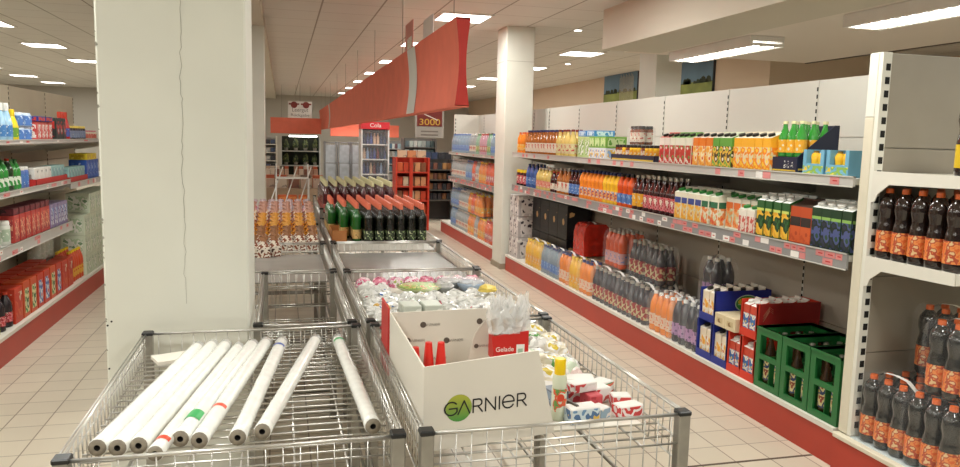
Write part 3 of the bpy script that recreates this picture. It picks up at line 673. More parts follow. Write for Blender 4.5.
PK_y = pack(bottle('juice', .30, .042, lq_yel, L_yel, y_cap, 8), .042, .30, 2, 3); PK_w = pack(water_b, .042, .30, 2, 3)
PK_o = pack(bottle('orange', .31, .043, lq_orange, printed('label_orange_pink', ['E08A4A', 'E4C8B0', 'D86A3A'], 30), n_cap, 8), .043, .31, 2, 3)
PK_r = pack(bottle('juice', .31, .043, C_('red_shrink', 'C0281C', .25, coat=.4), L_red, r_cap, 8), .043, .31, 3, 3, True, film_mat('red_film', .8, 'C8301F'))
PK_d = pack(bottle('glass', .30, .042, lq_grape, L_dual, s_cap, 10), .042, .30, 2, 3)
PK_g = pack(bottle('juice', .32, .044, lq_grape, L_purple, w_cap, 10), .044, .32, 2, 2)
PK_ob = pack(bottle('orange', .33, .043, lq_red, printed('label_bluepink', ['8C9CC0', 'D0A0A0', '6A84B8'], 30), s_cap, 10), .043, .33, 3, 4)
place_pack(PK_y, (2.80, 8.08, SB), 'shrink-wrapped pack of yellow bottles in front of the black packs')
place_pack(PK_y, (2.80, 7.81, SB), 'second pack of yellow bottles, nearer than the other in front of black packs')
place_pack(PK_w, (2.80, 7.53, SB), 'shrink-wrapped pack of clear water bottles with blue labels, farther one')
place_pack(PK_w, (2.80, 7.26, SB), 'shrink-wrapped pack of clear water bottles left of the orange packs')
place_pack(PK_o, (2.80, 6.97, SB), 'pack of orange bottles under the red pack')
place_pack(PK_y, (2.80, 6.70, SB), 'pack of yellow bottles between orange packs, below the red pack')
place_pack(PK_o, (2.80, 6.43, SB), 'pack of orange bottles on the base left of the dark bottles')
place_pack(PK_w, (3.03, 7.1, SB), 'water pack hidden mostly behind the orange bottles, beneath the red pack', None)
kind('inner', 'storage_carton', 'carton', pbox(.26, .80, .30, cardb))
place('inner', (3.04, 6.45, SB), 'plain brown carton at the back of the base, holding up the red and orange packs')
place_pack(PK_r, (2.95, 6.82, SB+.312), 'bright red shrink-wrapped six-pack stacked on the lower orange packs')
place_pack(PK_ob, (2.97, 6.10, SB+.312), 'big pack of orange-red bottles with blue labels stacked above the dark bottles')
for i in range(4): place_pack(PK_d, (2.80, 6.12-.265*i, SB), 'pack of dark juice bottles with cream and red labels, %s in the lower row' % ['farthest', 'second farthest', 'third', 'nearest'][i], 'dark juice packs in the lower row')
for i in range(3): place_pack(PK_d, (3.00, 5.86-.265*i, SB), 'dark juice pack at the back of the base, '+['farthest', 'middle', 'nearest'][i], 'dark juice packs at the back')
place_pack(PK_d, (2.93, 5.66, SB+.305), 'dark juice pack on the upper level, farther of the two')
place_pack(PK_d, (2.93, 5.37, SB+.305), 'dark juice pack on the upper level, nearer of the two')
PK_oc = pack(bottle('juice', .30, .042, lq_orange, printed('label_orange_pink', ['E08A4A', 'E4C8B0', 'D86A3A'], 30), w_cap, 10), .042, .30, 3, 4)
place_pack(PK_oc, (2.84, 4.965, SB), 'large pack of orange juice bottles standing alone between dark and grape bottles')
for i in range(2): place_pack(PK_g, (2.80, 4.70-.186*i, SB), 'grape drink pack with purple labels on the base, %s one' % ['farther', 'nearer'][i], 'grape packs on the base')
place_pack(PK_g, (3.02, 4.55, SB), 'grape drink pack at the back of the base, supporting the upper one')
place_pack(PK_g, (2.92, 4.53, SB+.325), 'grape drink pack with white carry strip, on top of the others')
# blue carton displays
bluec = C_('royal_blue_cardboard', '1C2C86', .45)
def show_box(label, x0, x1, y0, y1, z, h, m_, kinds, n, logo=None, open_front=True, hh=None):
    r = thing('display_carton', label, 'display carton', ((x0+x1)/2, (y0+y1)/2, z)); a, b = (x1-x0)/2, (y1-y0)/2; t = .005
    for nm, bx in (('bottom', (-a, -b, 0, a, b, t)), ('side_panel', (-a, -b, t, a, -b+t, h)), ('side_panel', (-a, b-t, t, a, b, h)), ('back_panel', (a-t, -b+t, t, a, b-t, h)), ('front_lip', (-a, -b+t, t, -a+t, b-t, .05))):
        m = MB(); m.box(*bx, m_); m.build(nm, r)
    for c in ((-b, -b+.012), (b-.012, b)):
        m = MB(); m.box(-a, c[0], .05, -a+t, c[1], h, m_); m.build('front_post', r)
    if logo: logo(r, a, b, h)
    return r
def logo_oval(r, a, b, h):
    M = Matrix.Translation((.03, -b-.001, h*.60)) @ Matrix.Rotation(math.pi/2, 4, 'X')
    m = MB()
    for k, (sx, sy, mm, dz) in enumerate(((.09, .058, C_('logo_light', 'B9D0C0'), 0), (.083, .052, C_('logo_green', '2C8A3A'), .0008), (.07, .028, C_('logo_yellow', 'D8C43A'), .0016))):
        n = 24; cy = 0 if k < 2 else .012
        m.add([M @ Vector((sx*math.cos(2*math.pi*i/n), cy+sy*math.sin(2*math.pi*i/n), dz)) for i in range(n)], [tuple(range(n))], mm)
    m.box(-.04, -b-.0035, h*.56, .10, -b-.003, h*.585, C_('logo_light', 'B9D0C0'))
    m.build('printed_logo', r)
def fill(k, xs, ys, z, label, group):
    for x in xs:
        for y in ys: place(k, (x, y, z), '%s, %s one%s' % (label, 'left' if y == max(ys) else 'right', ', front' if x == xs[0] else ', %s row' % ORD[xs.index(x)]), group)
show_box('royal blue display carton with an oval fruit logo, upper of the blue ones', 2.72, 3.14, 4.24, 4.42, .452, .215, bluec, 'c_bp', 2, logo_oval)
fill('c_bp', (2.775, 2.87, 2.965, 3.06), (4.285, 4.37), .458, 'orange juice carton in the upper blue display', 'cartons in the upper blue display')
show_box('royal blue display carton on the base, farther of the lower two', 2.71, 3.12, 4.24, 4.42, SB, .25, bluec, 'c_bp', 2)
fill('c_bp', (2.77, 2.865, 2.96), (4.285, 4.37), SB+.006, 'orange juice carton in the farther lower blue display', 'cartons in the farther lower blue carton')
show_box('royal blue display carton on the base, nearer of the lower two', 2.71, 3.12, 4.06, 4.235, SB, .25, bluec, 'c_bp', 2)
fill('c_bp', (2.77, 2.865, 2.96), (4.105, 4.19), SB+.006, 'orange juice carton in the nearer lower blue display', 'cartons in the nearer lower blue carton')
kind('crm', 'cream_carton', 'carton', pbox(.22, .11, .085, C_('cream_cardboard', 'DCCBA6', .6), printed('brown_mark_print', ['DCCBA6', 'C8B48A', '8A6A40'], 24), (.2, .8, .3, .7)))
place('crm', (2.82, 4.16, .455), 'low cream carton lying on the blue display cartons, farther one')
place('crm', (2.82, 4.045, .455), 'low cream carton lying on the blue display cartons, nearer one')
place('crm', (2.99, 4.12, .455), 'low cream carton lying at the back behind the two others')
vred = C_('vivid_red_cardboard', 'D2361E', .5); dred = C_('deep_red_cardboard', '8E1A18', .5)
def red_text(r, a, b, h):
    M = Matrix.Translation((.07, -b-.001, h*.28)) @ Matrix.Rotation(math.pi/2, 4, 'X')
    m = MB(); m.box(-a*.92, -b-.0008, .01, a, -b, h, dred)
    for k in range(3): m.tube([(-a*.8, -b-.0016, h*(.5+.08*k)), (-a*.62, -b-.0016, h*(.8+.05*k)), (-a*.5, -b-.0016, h*(.72+.05*k))], .0012, C_('faint_gold', 'B98A6A'), 3)
    m.build('printed_panel', r)
    text_mb('Orangensaft', .042, M @ Matrix.Translation((0, 0, .0012)), C_('pale_print', 'C9A29A'), .0003, .17).build('lettering', r)
show_box('red display carton with tall dark red side panel, stacked on the lower red ones', 2.72, 3.16, 3.79, 3.955, .462, .22, vred, 'c_rp', 2, red_text)
fill('c_rp', (2.77, 2.865, 2.96, 3.05), (3.838, 3.907), .468, 'red-blue juice carton in the upper red display', 'cartons in the upper red display')
show_box('red display carton on the base, farther of the lower two', 2.71, 3.12, 3.915, 4.055, SB, .255, vred, 'c_rp', 2)
fill('c_rp', (2.765, 2.86, 2.955), (3.95, 4.02), SB+.006, 'red-blue juice carton in the farther lower red display', 'cartons in the farther lower red carton')
show_box('red display carton on the base beside the green crates', 2.71, 3.12, 3.775, 3.91, SB, .255, vred, 'c_rp', 2)
fill('c_rp', (2.765, 2.86, 2.955), (3.812, 3.8735), SB+.006, 'red-blue juice carton in the red display beside the crates', 'cartons in the red carton beside the crates')
# green crates
crg = C_('crate_green', '1F6A33', .4, coat=.2)
kind('beer', 'glass_bottle', 'bottle', bottle('glass', .31, .034, C_('brown_glass', '3A2412', .12, coat=.7), printed('beer_label', ['C8B868', '2A3A6A', 'D8C890', '8A3A2A'], 22), s_cap, 12))
for ci, (y0, y1) in enumerate(((3.535, 3.765), (3.298, 3.528), (3.072, 3.291))):
    wch = ['farthest', 'middle', 'nearest'][ci]
    r = thing('bottle_crate', 'green plastic bottle crate, %s of the three' % wch, 'crate', (2.90, (y0+y1)/2, SB), 0, 'green bottle crates'); a, b, h, t = .19, (y1-y0)/2, .36, .014
    for nm, ax in (('side_wall', 'x'), ('side_wall', 'X'), ('end_wall', 'y'), ('end_wall', 'Y')):
        m = MB(); s = -1 if ax in 'xy' else 1
        L = b if ax in 'xX' else a-t; P = a if ax in 'xX' else b
        def bar(u0, z0, u1, z1):
            if ax in 'xX': m.box(min(s*P, s*(P-t)), u0, z0, max(s*P, s*(P-t)), u1, z1, crg)
            else: m.box(u0, min(s*P, s*(P-t)), z0, u1, max(s*P, s*(P-t)), z1, crg)
        bar(-L, 0, L, .035); bar(-L, .17, L, .20); bar(-L, .315, L, h)
        for q in (((-L, -L+.038), (L-.038, L)) if ax in 'xX' else ((-L, -L+.045), (-.03, .03), (L-.045, L))): bar(q[0], .035, q[1], .17); bar(q[0], .20, q[1], .315)
        m.box(*( (min(s*(P+.004), s*(P-t)), -L, h-.014, max(s*(P+.004), s*(P-t)), L, h) if ax in 'xX' else (-L, min(s*(P+.002), s*(P-t)), h-.014, L, max(s*(P+.002), s*(P-t)), h)), crg)
        m.build(nm, r)
    m = MB(); m.box(-a+t, -b+t, .004, a-t, b-t, .014, crg); m.build('crate_base', r)
    m = MB()
    for x in (-.09, 0, .09): m.box(x-.002, -b+t, .014, x+.002, b-t, .2, crg)
    m.box(-a+t, -.002, .014, a-t, .002, .2, crg); m.build('divider', r)
    for i in range(4):
        for j in (-1, 1): place('beer', (2.90-.135+.09*i, (y0+y1)/2+j*(b-t)*.5, SB+.0145), 'brown bottle inside the %s green crate, %s row, %s' % (wch, ORD[i] if i else 'front', 'left' if j > 0 else 'right'), 'bottles in the %s green crate' % wch)

# --- end unit bottles
for d in range(4):
    for i in range(5): place('cola', (2.755+.098*d, 2.905-.094*i, 1.0955), 'cola bottle, end unit middle shelf, %s from the back, %s column' % (ORD[i] if i else 'first', ORD[d] if d else 'aisle-side'), 'cola bottles on the end unit shelf')
place('colay', (2.76, 2.52, 1.5005), 'cola bottle with yellow label on the top shelf of the end unit')
place('colay', (2.86, 2.52, 1.5005), 'cola bottle with yellow label behind the first on the top shelf of the end unit')
PK_c = pack(bottle('cola', .335, .044, C_('dark_cola_plastic', '26241F', .08, coat=.8), L_cola, o_cap, 16), .044, .335, 2, 3, True, film_mat('thin_clear_film', .03))
for i, (x, y, z, t_) in enumerate(((2.80, 2.81, .1985, 'nearest the red kick board at the back'), (2.80, 2.54, .1985, 'at the front corner of the end unit base'), (2.985, 2.81, .1985, 'in the second row of the end unit base'),
                                   (2.985, 2.54, .1985, 'behind the front corner pack of the base'), (3.17, 2.81, .1985, 'in the third row of the end unit base'), (3.17, 2.54, .1985, 'third from the front corner of the base'),
                                   (2.84, 2.50, .540, 'stacked on top at the front corner'), (3.025, 2.50, .540, 'stacked on top, second from the aisle'), (3.05, 2.77, .540, 'stacked on top at the back'), (3.21, 2.50, .540, 'stacked on top, farthest from the aisle'))):
    place_pack(PK_c, (x, y, z), 'shrink-wrapped cola pack with orange labels, '+t_, 'cola packs on the end unit base')

# ================================================================ LEFT AISLE SHELVES (fronts look to +x)
PI = math.pi
T1, T2, T2b, T3 = 1.5205, 1.1655, 1.1305, .7905
def lrow(k, y0, y1, n, z, label, group, x=-1.925, dep=2, dx=-.1): row(k, y0, y1, n, z, label, group, x=x, dep=dep, dx=dx, rz=PI)
kind('spray', 'spray_bottle', 'cleaner bottle', bottle('spray', .27, .042, C_('pale_blue_cleaner', '9FC4DC', .15, coat=.4), printed('cleaner_label', ['C4D8E4', '4A80B8', 'E0E4E4'], 34), w_cap))
kind('yellowb', 'cleaner_bottle', 'cleaner bottle', bottle('spray', .23, .045, C_('yellow_plastic', 'DCC524', .3), printed('yellow_green_label', ['D8CE3A', '6A9A3A', 'E4DC8C'], 30), y_cap))
kind('bwcan', 'cleaner_can', 'cleaner can', bottle('can', .105, .045, C_('blue_white_can', '9CB0CC', .3), L_blue, C_('pale_cap', 'C9D4E0')))
kind('rwbox', 'cleaner_box', 'box', pbox(.12, .095, .15, C_('red_white_box', 'C9524A', .45), printed('red_white_print', ['D8C8C0', 'C0403A', 'E4DCD4', 'B8342E'], 30)))
kind('nbox', 'flat_box', 'box', pbox(.13, .19, .04, C_('navy_red_box', '2A3480', .45), printed('navy_red_print', ['2A3480', 'C03A30', '2A3480'], 14)))
kind('redcan', 'cleaner_can', 'cleaner can', bottle('can', .12, .035, C_('red_can', 'C0302A', .3), L_red, r_cap))
kind('darkbox', 'dark_box', 'box', pbox(.12, .09, .19, C_('dark_green_box', '24302C', .45), printed('dark_red_print', ['24302C', '3A2A30', 'B8342E', 'A9B0B0'], 16)))
kind('redb', 'cleaner_bottle', 'cleaner bottle', bottle('spray', .25, .038, C_('red_plastic', 'B82E2A', .3), printed('red_blue_label', ['B83A3A', '4A5AA0', 'D8C8C8'], 34), r_cap))
kind('ycap', 'polish_jar', 'jar', bottle('jar', .13, .036, C_('dark_polish', '3A3038', .3), printed('polish_label', ['3A3A44', '7A86A0', 'C8B89A'], 40), C_('pale_yellow_cap', 'DCC65A')))
kind('creamj', 'small_jar', 'jar', bottle('jar', .09, .04, C_('cream_jar', 'D8C8B0', .4), printed('cream_red_label', ['D8C0A8', 'C86A5A', 'E0D0B8'], 40), C_('pink_cap', 'C87A80')))
lrow('spray', 5.75, 6.12, 4, T1, 'pale blue cleaner bottle with white top, left aisle top shelf', 'pale blue cleaner bottles')
lrow('yellowb', 6.24, 6.24, 1, T1, 'yellow cleaner bottle beside the pale blue ones on the left aisle top shelf', None)
for l in range(2): lrow('bwcan', 6.38, 6.55, 2, T1+.106*l, 'blue and white can, %s layer, left aisle top shelf' % ['lower', 'upper'][l], 'blue and white cans', dep=1)
lrow('rwbox', 6.68, 6.98, 4, T1, 'red and white cleaner box, left aisle top shelf', 'red and white boxes', dep=1)
for i in range(2): place('nbox', (-1.92, 6.72+.2*i, T1+.151), 'flat navy and red box lying on the red-white boxes, %s one' % ['nearer', 'farther'][i], rz=PI)
lrow('redcan', 7.08, 7.08, 1, T1, 'small red can beside the dark boxes on the left aisle top shelf', None, dep=1)
lrow('darkbox', 7.18, 7.38, 3, T1, 'dark box with red corner, left aisle top shelf', 'dark boxes on the left aisle top shelf', dep=1)
lrow('redb', 7.48, 7.66, 3, T1, 'tall red cleaner bottle, left aisle top shelf', 'red bottles on the left aisle top shelf', dep=1)
lrow('ycap', 7.78, 8.22, 6, T1, 'dark polish jar with pale yellow cap, left aisle', 'dark polish jars', dep=2)
lrow('creamj', 8.34, 8.66, 4, T1, 'small cream and red jar at the far end, left aisle', 'small cream jars')
kind('gdish', 'dish_soap_bottle', 'dish soap', bottle('juice', .22, .04, C_('green_dish_soap', '2E8A3A', .15, coat=.5), printed('round_white_label', ['2E8A3A', 'D8E0D0', '2A6A30'], 20), g_cap))
kind('ddish', 'dish_soap_bottle', 'dish soap', bottle('juice', .23, .04, C_('dark_green_soap', '1A3A1E', .15, coat=.5), printed('round_white_label', ['2E8A3A', 'D8E0D0', '2A6A30'], 20), r_cap))
lrow('gdish', 5.80, 6.0, 3, T2, 'green dish soap bottle, left aisle middle shelf', 'green dish soap bottles')
lrow('ddish', 6.09, 6.09, 1, T2, 'dark green dish soap bottle with red cap on the left aisle middle shelf', None, dep=1)
lrow('gdish', 6.18, 6.26, 2, T2, 'green dish soap bottle right of the red-capped one, left aisle', 'green dish soap bottles past the red cap')
kind('bluew', 'cleaner_bottle', 'cleaner bottle', bottle('jar', .16, .04, C_('blue_white_plastic', '5A74B4', .3), L_blue, w_cap))
lrow('bluew', 6.36, 6.45, 2, T2, 'blue and white bottle beside the red tray, left aisle', 'blue and white bottles')
for i, (y0, y1, z) in enumerate(((6.51, 7.38, T2), (7.47, 8.10, T2b))):
    tray('long red display tray on the left aisle middle shelf, %s of the two' % ['nearer', 'farther'][i], -1.92, (y0+y1)/2, z, .13, y1-y0, .055, redc)
kind('wbox', 'white_box', 'box', pbox(.1, .105, .135, C_('white_box', 'D8D6CE', .5), printed('grey_swirl_print', ['DCDAD2', 'D8D6CE', '8A8680', 'DCDAD2'], 12)))
kind('tbox', 'teal_box', 'box', pbox(.1, .09, .135, C_('teal_box', '8FB4B0', .5), printed('teal_print', ['8FB4B0', '7AA0A4', 'B8CCC8'], 14)))
for i in range(4): place('wbox', (-1.92, 6.58+.112*i, T2+.006), 'white box with grey swirls in the red tray, %s from left' % ORD[i] if i else 'white box with grey swirls, leftmost in the red tray', 'white boxes in the red tray', rz=PI)
for i in range(4): place('tbox', (-1.92, 7.04+.094*i-.01, T2+.006), 'pale teal box in the nearer red tray, '+('leftmost' if not i else '%s from left' % ORD[i]), 'teal boxes in the nearer red tray', rz=PI)
for i in range(6): place('tbox', (-1.92, 7.53+.098*i, T2b+.006), 'pale teal box in the farther red tray, '+('leftmost' if not i else '%s from left' % ORD[i]), 'teal boxes in the farther red tray', rz=PI)
kind('bbox', 'blue_box', 'box', pbox(.16, .12, .19, C_('mid_blue_box', '2E58A8', .45), printed('blue_white_print', ['2E58A8', '4A74C0', '2E58A8', 'B0C0DC'], 22)))
kind('ybox', 'yellow_box', 'box', pbox(.16, .19, .06, C_('yellow_box', 'D8C22A', .5), printed('yellow_print', ['D8C22A', 'C8A81E', 'E4D45A'], 30)))
for i in range(4): place('bbox', (-1.95, 8.20+.125*i, T2b), 'mid blue box beyond the red trays, '+('leftmost' if not i else '%s from left' % ORD[i]), 'blue boxes beyond the red trays', rz=PI)
for i in range(2): place('ybox', (-1.95, 8.26+.2*i, T2b+.191), 'yellow box lying on the blue boxes, %s one' % ['nearer', 'farther'][i], rz=PI)
kind('whb', 'white_bottle', 'bottle', bottle('jar', .17, .05, C_('milky_plastic', 'D4D6CC', .4), printed('pale_label', ['D8DCD0', 'A8B8A0', 'E0E0D8'], 30), w_cap))
kind('redpk', 'red_pack', 'pack', pbox(.12, .11, .2, C_('red_orange_pack', 'B8403A', .4), printed('red_swirl_print', ['C04A3C', 'D89A7A', '9A3038', 'D8705A'], 24)))
kind('purpk', 'purple_pack', 'pack', pbox(.12, .095, .2, C_('purple_white_pack', '8A7C9C', .4), printed('purple_white_print', ['B0A8C0', '5A4A7A', 'D8D8E0', '6A86B0'], 24)))
kind('topk', 'flat_pack', 'pack', pbox(.13, .11, .05, C_('maroon_pack', '5A2028', .4), printed('maroon_print', ['5A2028', '7A3038', '3A1820'], 20)))
lrow('whb', 5.74, 5.94, 2, T3, 'milky white bottle, left aisle lower shelf', 'milky bottles')
lrow('redpk', 6.05, 6.80, 7, T3, 'red-orange pack, left aisle lower shelf', 'red-orange packs', dep=1)
for i in range(7): place('topk', (-1.93, 6.05+.125*i, T3+.2005), 'maroon flat pack lying on the red-orange packs, '+('leftmost' if not i else '%s from left' % ORD[i]), 'maroon flat packs', rz=PI)
lrow('purpk', 6.92, 7.34, 5, T3, 'purple and white pack, left aisle lower shelf', 'purple and white packs', dep=1)
# base deck
kind('ygb', 'detergent_bottle', 'detergent bottle', bottle('juice', .27, .045, C_('yellow_green_plastic', 'C8C03A', .25), printed('lime_label', ['D8CC3A', '4A8A3A', 'E0DCA0'], 30), g_cap))
kind('bkb', 'detergent_bottle', 'detergent bottle', bottle('juice', .25, .045, C_('black_detergent', '2A2226', .25), L_red, r_cap))
kind('detr', 'detergent_box', 'detergent box', pbox(.14, .17, .26, C_('detergent_red', 'C03A22', .45), printed('detergent_print_a', ['C03A22', 'CC5A34', 'B8301E', 'C03A22', 'D8C8B0'], 9)))
kind('detb', 'detergent_box', 'detergent box', pbox(.14, .15, .27, C_('detergent_red', 'C03A22', .45), printed('detergent_print_b', ['D8DCE0', '4A6AA8', 'C8D4E0', 'C03A22'], 14), (.2, .8, .12, .8)))
kind('detg', 'detergent_box', 'detergent box', pbox(.14, .15, .27, C_('detergent_orange', 'C8502A', .45), printed('detergent_print_c', ['4A8A4A', 'D8D4A0', '2E6A3A', 'E0DCC8'], 14), (.2, .8, .12, .8)))
lrow('ygb', 5.45, 5.66, 3, SB, 'yellow-green detergent bottle on the left aisle base', 'yellow-green detergent bottles')
lrow('bkb', 5.78, 5.92, 2, SB, 'black detergent bottle with red cap, left aisle base', 'black detergent bottles')
for i, (k, y, lb) in enumerate((('detr', 6.06, 'plain red detergent box beside the black bottles, left aisle base'), ('detg', 6.24, 'orange detergent box with green panel, nearest the plain red box'), ('detg', 6.41, 'orange detergent box with green panel, second from the plain red box'),
        ('detb', 6.58, 'red detergent box with blue-white panel, nearest one'), ('detb', 6.75, 'red detergent box with blue-white panel, second nearest'), ('detg', 6.92, 'orange detergent box with green panel between two blue-white ones'),
        ('detb', 7.09, 'red detergent box with blue-white panel, farthest one'), ('detr', 7.27, 'plain red detergent box right of the blue-white ones'), ('detr', 7.45, 'plain red detergent box before the yellow-capped bottles'))):
    place(k, (-1.95, y, SB), lb, 'detergent boxes on the left aisle base', rz=PI)
for i in range(8): place('detr', (-2.12, 5.95+.19*i, SB), 'red detergent box in the back row of the left aisle base, '+('leftmost' if not i else '%s from left' % ORD[i]), 'red boxes in the back row', rz=PI)
kind('rycap', 'cleaner_bottle', 'cleaner bottle', bottle('juice', .29, .036, C_('orange_red_plastic', 'C84A26', .3), printed('orange_gold_label', ['C84A26', 'D8A03A', 'B83A1E'], 26), y_cap))
lrow('rycap', 7.58, 7.93, 6, SB, 'orange-red bottle with yellow cap, left aisle base', 'orange-red bottles with yellow caps')
kind('tissue', 'tissue_pack', 'tissue pack', pbox(.22, .22, .195, C_('pale_green_tissue', 'C4CCB4', .5), printed('tissue_print', ['C8D0BC', 'A8BC98', 'DCDCD0', '6E8E6A'], 20)))
kind('roll', 'kitchen_roll', 'kitchen roll', bottle('can', .2, .06, C_('paper_white', 'D0CCBC', .7), printed('paper_wrap', ['D4D2C4', 'C4C8B4', 'DCDACF'], 20), None))
wl = ['bottom', 'second', 'third', 'top']
for c in range(6):
    for l in range(4 if c > 0 else 3): place('tissue', (-1.98, 8.08+.235*c, SB+.197*l), 'green-white tissue pack, %s layer, %s' % (wl[l], 'nearest stack' if not c else ORD[c]+' stack from the camera'), 'tissue packs stacked at the far end', rz=PI)
for i in range(4):
    for l in range(3): place('roll', (-2.2, 7.55+.13*i, SB+.201*l), 'kitchen roll behind the yellow-capped bottles, %s layer, %s' % (wl[l], 'nearest' if not i else ORD[i]+' nearest'), 'kitchen rolls on the left aisle base')

# ================================================================ FAR WATER SHELVING
kind('wb', 'water_pack', 'drinks pack', [])
PKb = pack(bottle('juice', .30, .044, C_('pale_blue_water', 'A9C4D8', .12, trans=.4), L_blue, C_('blue_cap', '3A6AB0'), 8), .044, .30, 3, 2)
PKc = pack(bottle('juice', .30, .044, C_('clear_water', 'C4CCCC', .12, trans=.4), L_white, w_cap, 8), .044, .30, 3, 2)
PKp = pack(bottle('juice', .30, .044, C_('pink_water', 'D0A0B0', .15), L_red, r_cap, 8), .044, .30, 3, 2)
PKgr = pack(bottle('juice', .30, .044, C_('green_water', '8CB89A', .15), L_green, g_cap, 8), .044, .30, 3, 2)
PKor = pack(bottle('juice', .30, .044, lq_orange, L_yel, y_cap, 8), .044, .30, 3, 2)
PKre = pack(bottle('juice', .30, .044, lq_red, L_red, r_cap, 8), .044, .30, 3, 2)
def far(lst, z, y0, where):
    cnt = {}
    for i, (P, w_) in enumerate(lst):
        cnt[w_] = cnt.get(w_, 0)+1
        place_pack(P, (2.85, y0-.20*i, z), '%s pack on the %s of the far shelving, %s from left' % (w_, where, ORD[i] if i else 'first'), 'drinks packs on the far shelving')
far([(PKb, 'pale blue water')]*6+[(PKc, 'clear water')]*2+[(PKgr, 'greenish water')]+[(PKp, 'pink water')]*2+[(PKgr, 'greenish water')]+[(PKb, 'pale blue water')]*1, 1.4005, 12.15, 'top shelf')
far([(PKc, 'clear water')]*5+[(PKb, 'pale blue water')]*2+[(PKre, 'red drink')]+[(PKc, 'clear water')]+[(PKor, 'orange drink')]*2+[(PKre, 'red drink')]*2, 1.0005, 12.15, 'middle shelf')
far([(PKb, 'pale blue water')]*2+[(PKc, 'clear water')]*4+[(PKor, 'orange drink')]*2+[(PKc, 'clear water')]+[(PKor, 'orange drink')]*2+[(PKre, 'red drink')]*2, .2005, 12.15, 'base')
far([(PKb, 'pale blue water')]*3+[(PKc, 'clear water')]*3+[(PKor, 'orange drink')]+[(PKre, 'red drink')]+[(PKor, 'orange drink')]*2, .522, 12.15, 'second layer')

# ================================================================ BASKET CONTENTS
# clear plastic rolls
wrapm = mat('clear_wrap_roll', 'F1F1EC', .16, noise=.06, scale=30, coat=.8); corem = mat('grey_card_core', '8C8272', .8, noise=.15, scale=60); holem = mat('core_hole', '2A2520', .9)
tapes = {3: ('D84A2E', 'red'), 4: ('3AA45A', 'green'), 5: ('D84A2E', 'red'), 6: ('2A4A9A', 'blue'), 8: ('3AA45A', 'green')}
fr = [-.462, -.413, -.364, -.316, -.267, -.218, -.122, -.060, .238]; bk = [-.313, -.264, -.215, -.166, -.117, -.068, -.008, .120, .205]
flen = [2.0, 1.99, 1.995, 1.935, 2.02, 2.0, 2.0, 2.03, 2.01]; blen = [2.93, 2.95, 2.94, 2.90, 2.93, 2.95, 2.95, 2.955, 2.95]
rl = ['clear plastic roll at the far left of the basket', 'clear plastic roll with crumpled wrapping at its end, second from left', 'clear plastic roll, third from left in the basket', 'clear plastic roll with red tape at its near end, sticking out most',
      'clear plastic roll with a green sticker, fifth from left', 'clear plastic roll beside the loose ones, sixth from left', 'clear plastic roll with blue tape at its far end', 'clear plastic roll lying apart right of the bundle', 'clear plastic roll alone along the right side of the basket']
for i in range(9):
    a = Vector((fr[i], flen[i], .8075)); b = Vector((bk[i], blen[i], .8075)); d = b-a; L = d.length; R = .0235 if i != 3 else .021
    r = thing('plastic_roll', rl[i], 'plastic roll', a, 0, 'clear plastic rolls'); r.rotation_euler = (0, 0, math.atan2(d.y, d.x))
    Mx = Matrix.Rotation(PI/2, 4, 'Y')
    random.seed(i); m = MB(); prof = [(R*.80, .004), (R*1.0, .004)]
    for k in range(1, 26): prof.append((R*(1+random.uniform(-.03, .015)), L*k/26))
    prof += [(R, L-.004), (R*.80, L-.004)]; m.lathe(prof, wrapm, 14, M=Mx, cap=False); m.build('wrapped_film', r)
    m = MB(); m.lathe([(R*.35, 0), (R*.93, 0), (R*.93, L), (R*.35, L)], corem, 14, M=Mx, cap=False); m.lathe([(R*.36, .002), (R*.36, .02), (.0001, .02)], holem, 10, M=Mx, cap=False); m.build('card_core', r)
    if i in tapes:
        c, n_ = tapes[i]; tm = mat(n_+'_tape', c, .4)
        pos = {3: .05, 4: .10, 5: .2, 6: L-.12, 8: L-.08}[i]
        m = MB(); n = 8
        vs = []
        for k in range(n+1):
            an = PI*(.15+.7*k/n); 
            for xx in (pos, pos+(.022 if i != 4 else .06)): vs.append((xx, R*1.02*math.cos(an), R*1.02*math.sin(an)))
        m.add(vs, [(2*k, 2*k+1, 2*k+3, 2*k+2) for k in range(n)], tm, True); m.build('tape', r)
m = MB(); m.box(-.075, -.05, 0, .075, .05, .012, whitec); o = tag(m.build('paper_leaflet', None, (-.385, 2.86, .7835), .4), 'white folded leaflet in the back left corner of the roll basket', 'leaflet')
# the big cosmetics carton
r = thing('cosmetics_carton', 'big white display carton lettered GARNIER with a green dot', 'display carton', (.529, 2.2, .772)); z0 = 0; H = .232
gw = mat('warm_white_carton', 'D6CFC2', .5, noise=.02, scale=3)
def G(m, n, par=None): return m.build(n, par or r)
fl, frt, fbl, fbr = -.172, .165, -.172, .225      # front panel corners (x), relative to x=.52
m = MB(); m.prism([(fbl, 0), (fbr, 0), (fbr-.005, .03), (frt, H+.018), (fl, H+.004)], 'y', -.312, -.307, gw); skew = lambda m: setattr(m, 'v', [(a, b+.055*(a-fl)/.34, c) for a, b, c in m.v]); skew(m); front = G(m, 'front_panel')
m = MB(); m.box(-.172, -.306, 0, -.167, .34, H, gw); G(m, 'side_panel')
m = MB(); m.prism([(-.172, 0), (.225, 0), (.205, H+.005), (-.172, H)], 'y', .34, .345, gw); bkp = G(m, 'back_panel')
m = MB(); m.prism([(-.17, -.304), (.222, -.245), (.222, .34), (-.17, .34)], 'z', 0, .004, gw); G(m, 'bottom')
m = MB(); pts = [(-.24, 0), (.34, 0), (.34, H), (.31, H*.95), (.27, H*.7), (.22, H*.45), (.12, H*.28), (-.24, H*.22)]
m.prism(pts, 'x', .205, .209, gw); G(m, 'side_panel')
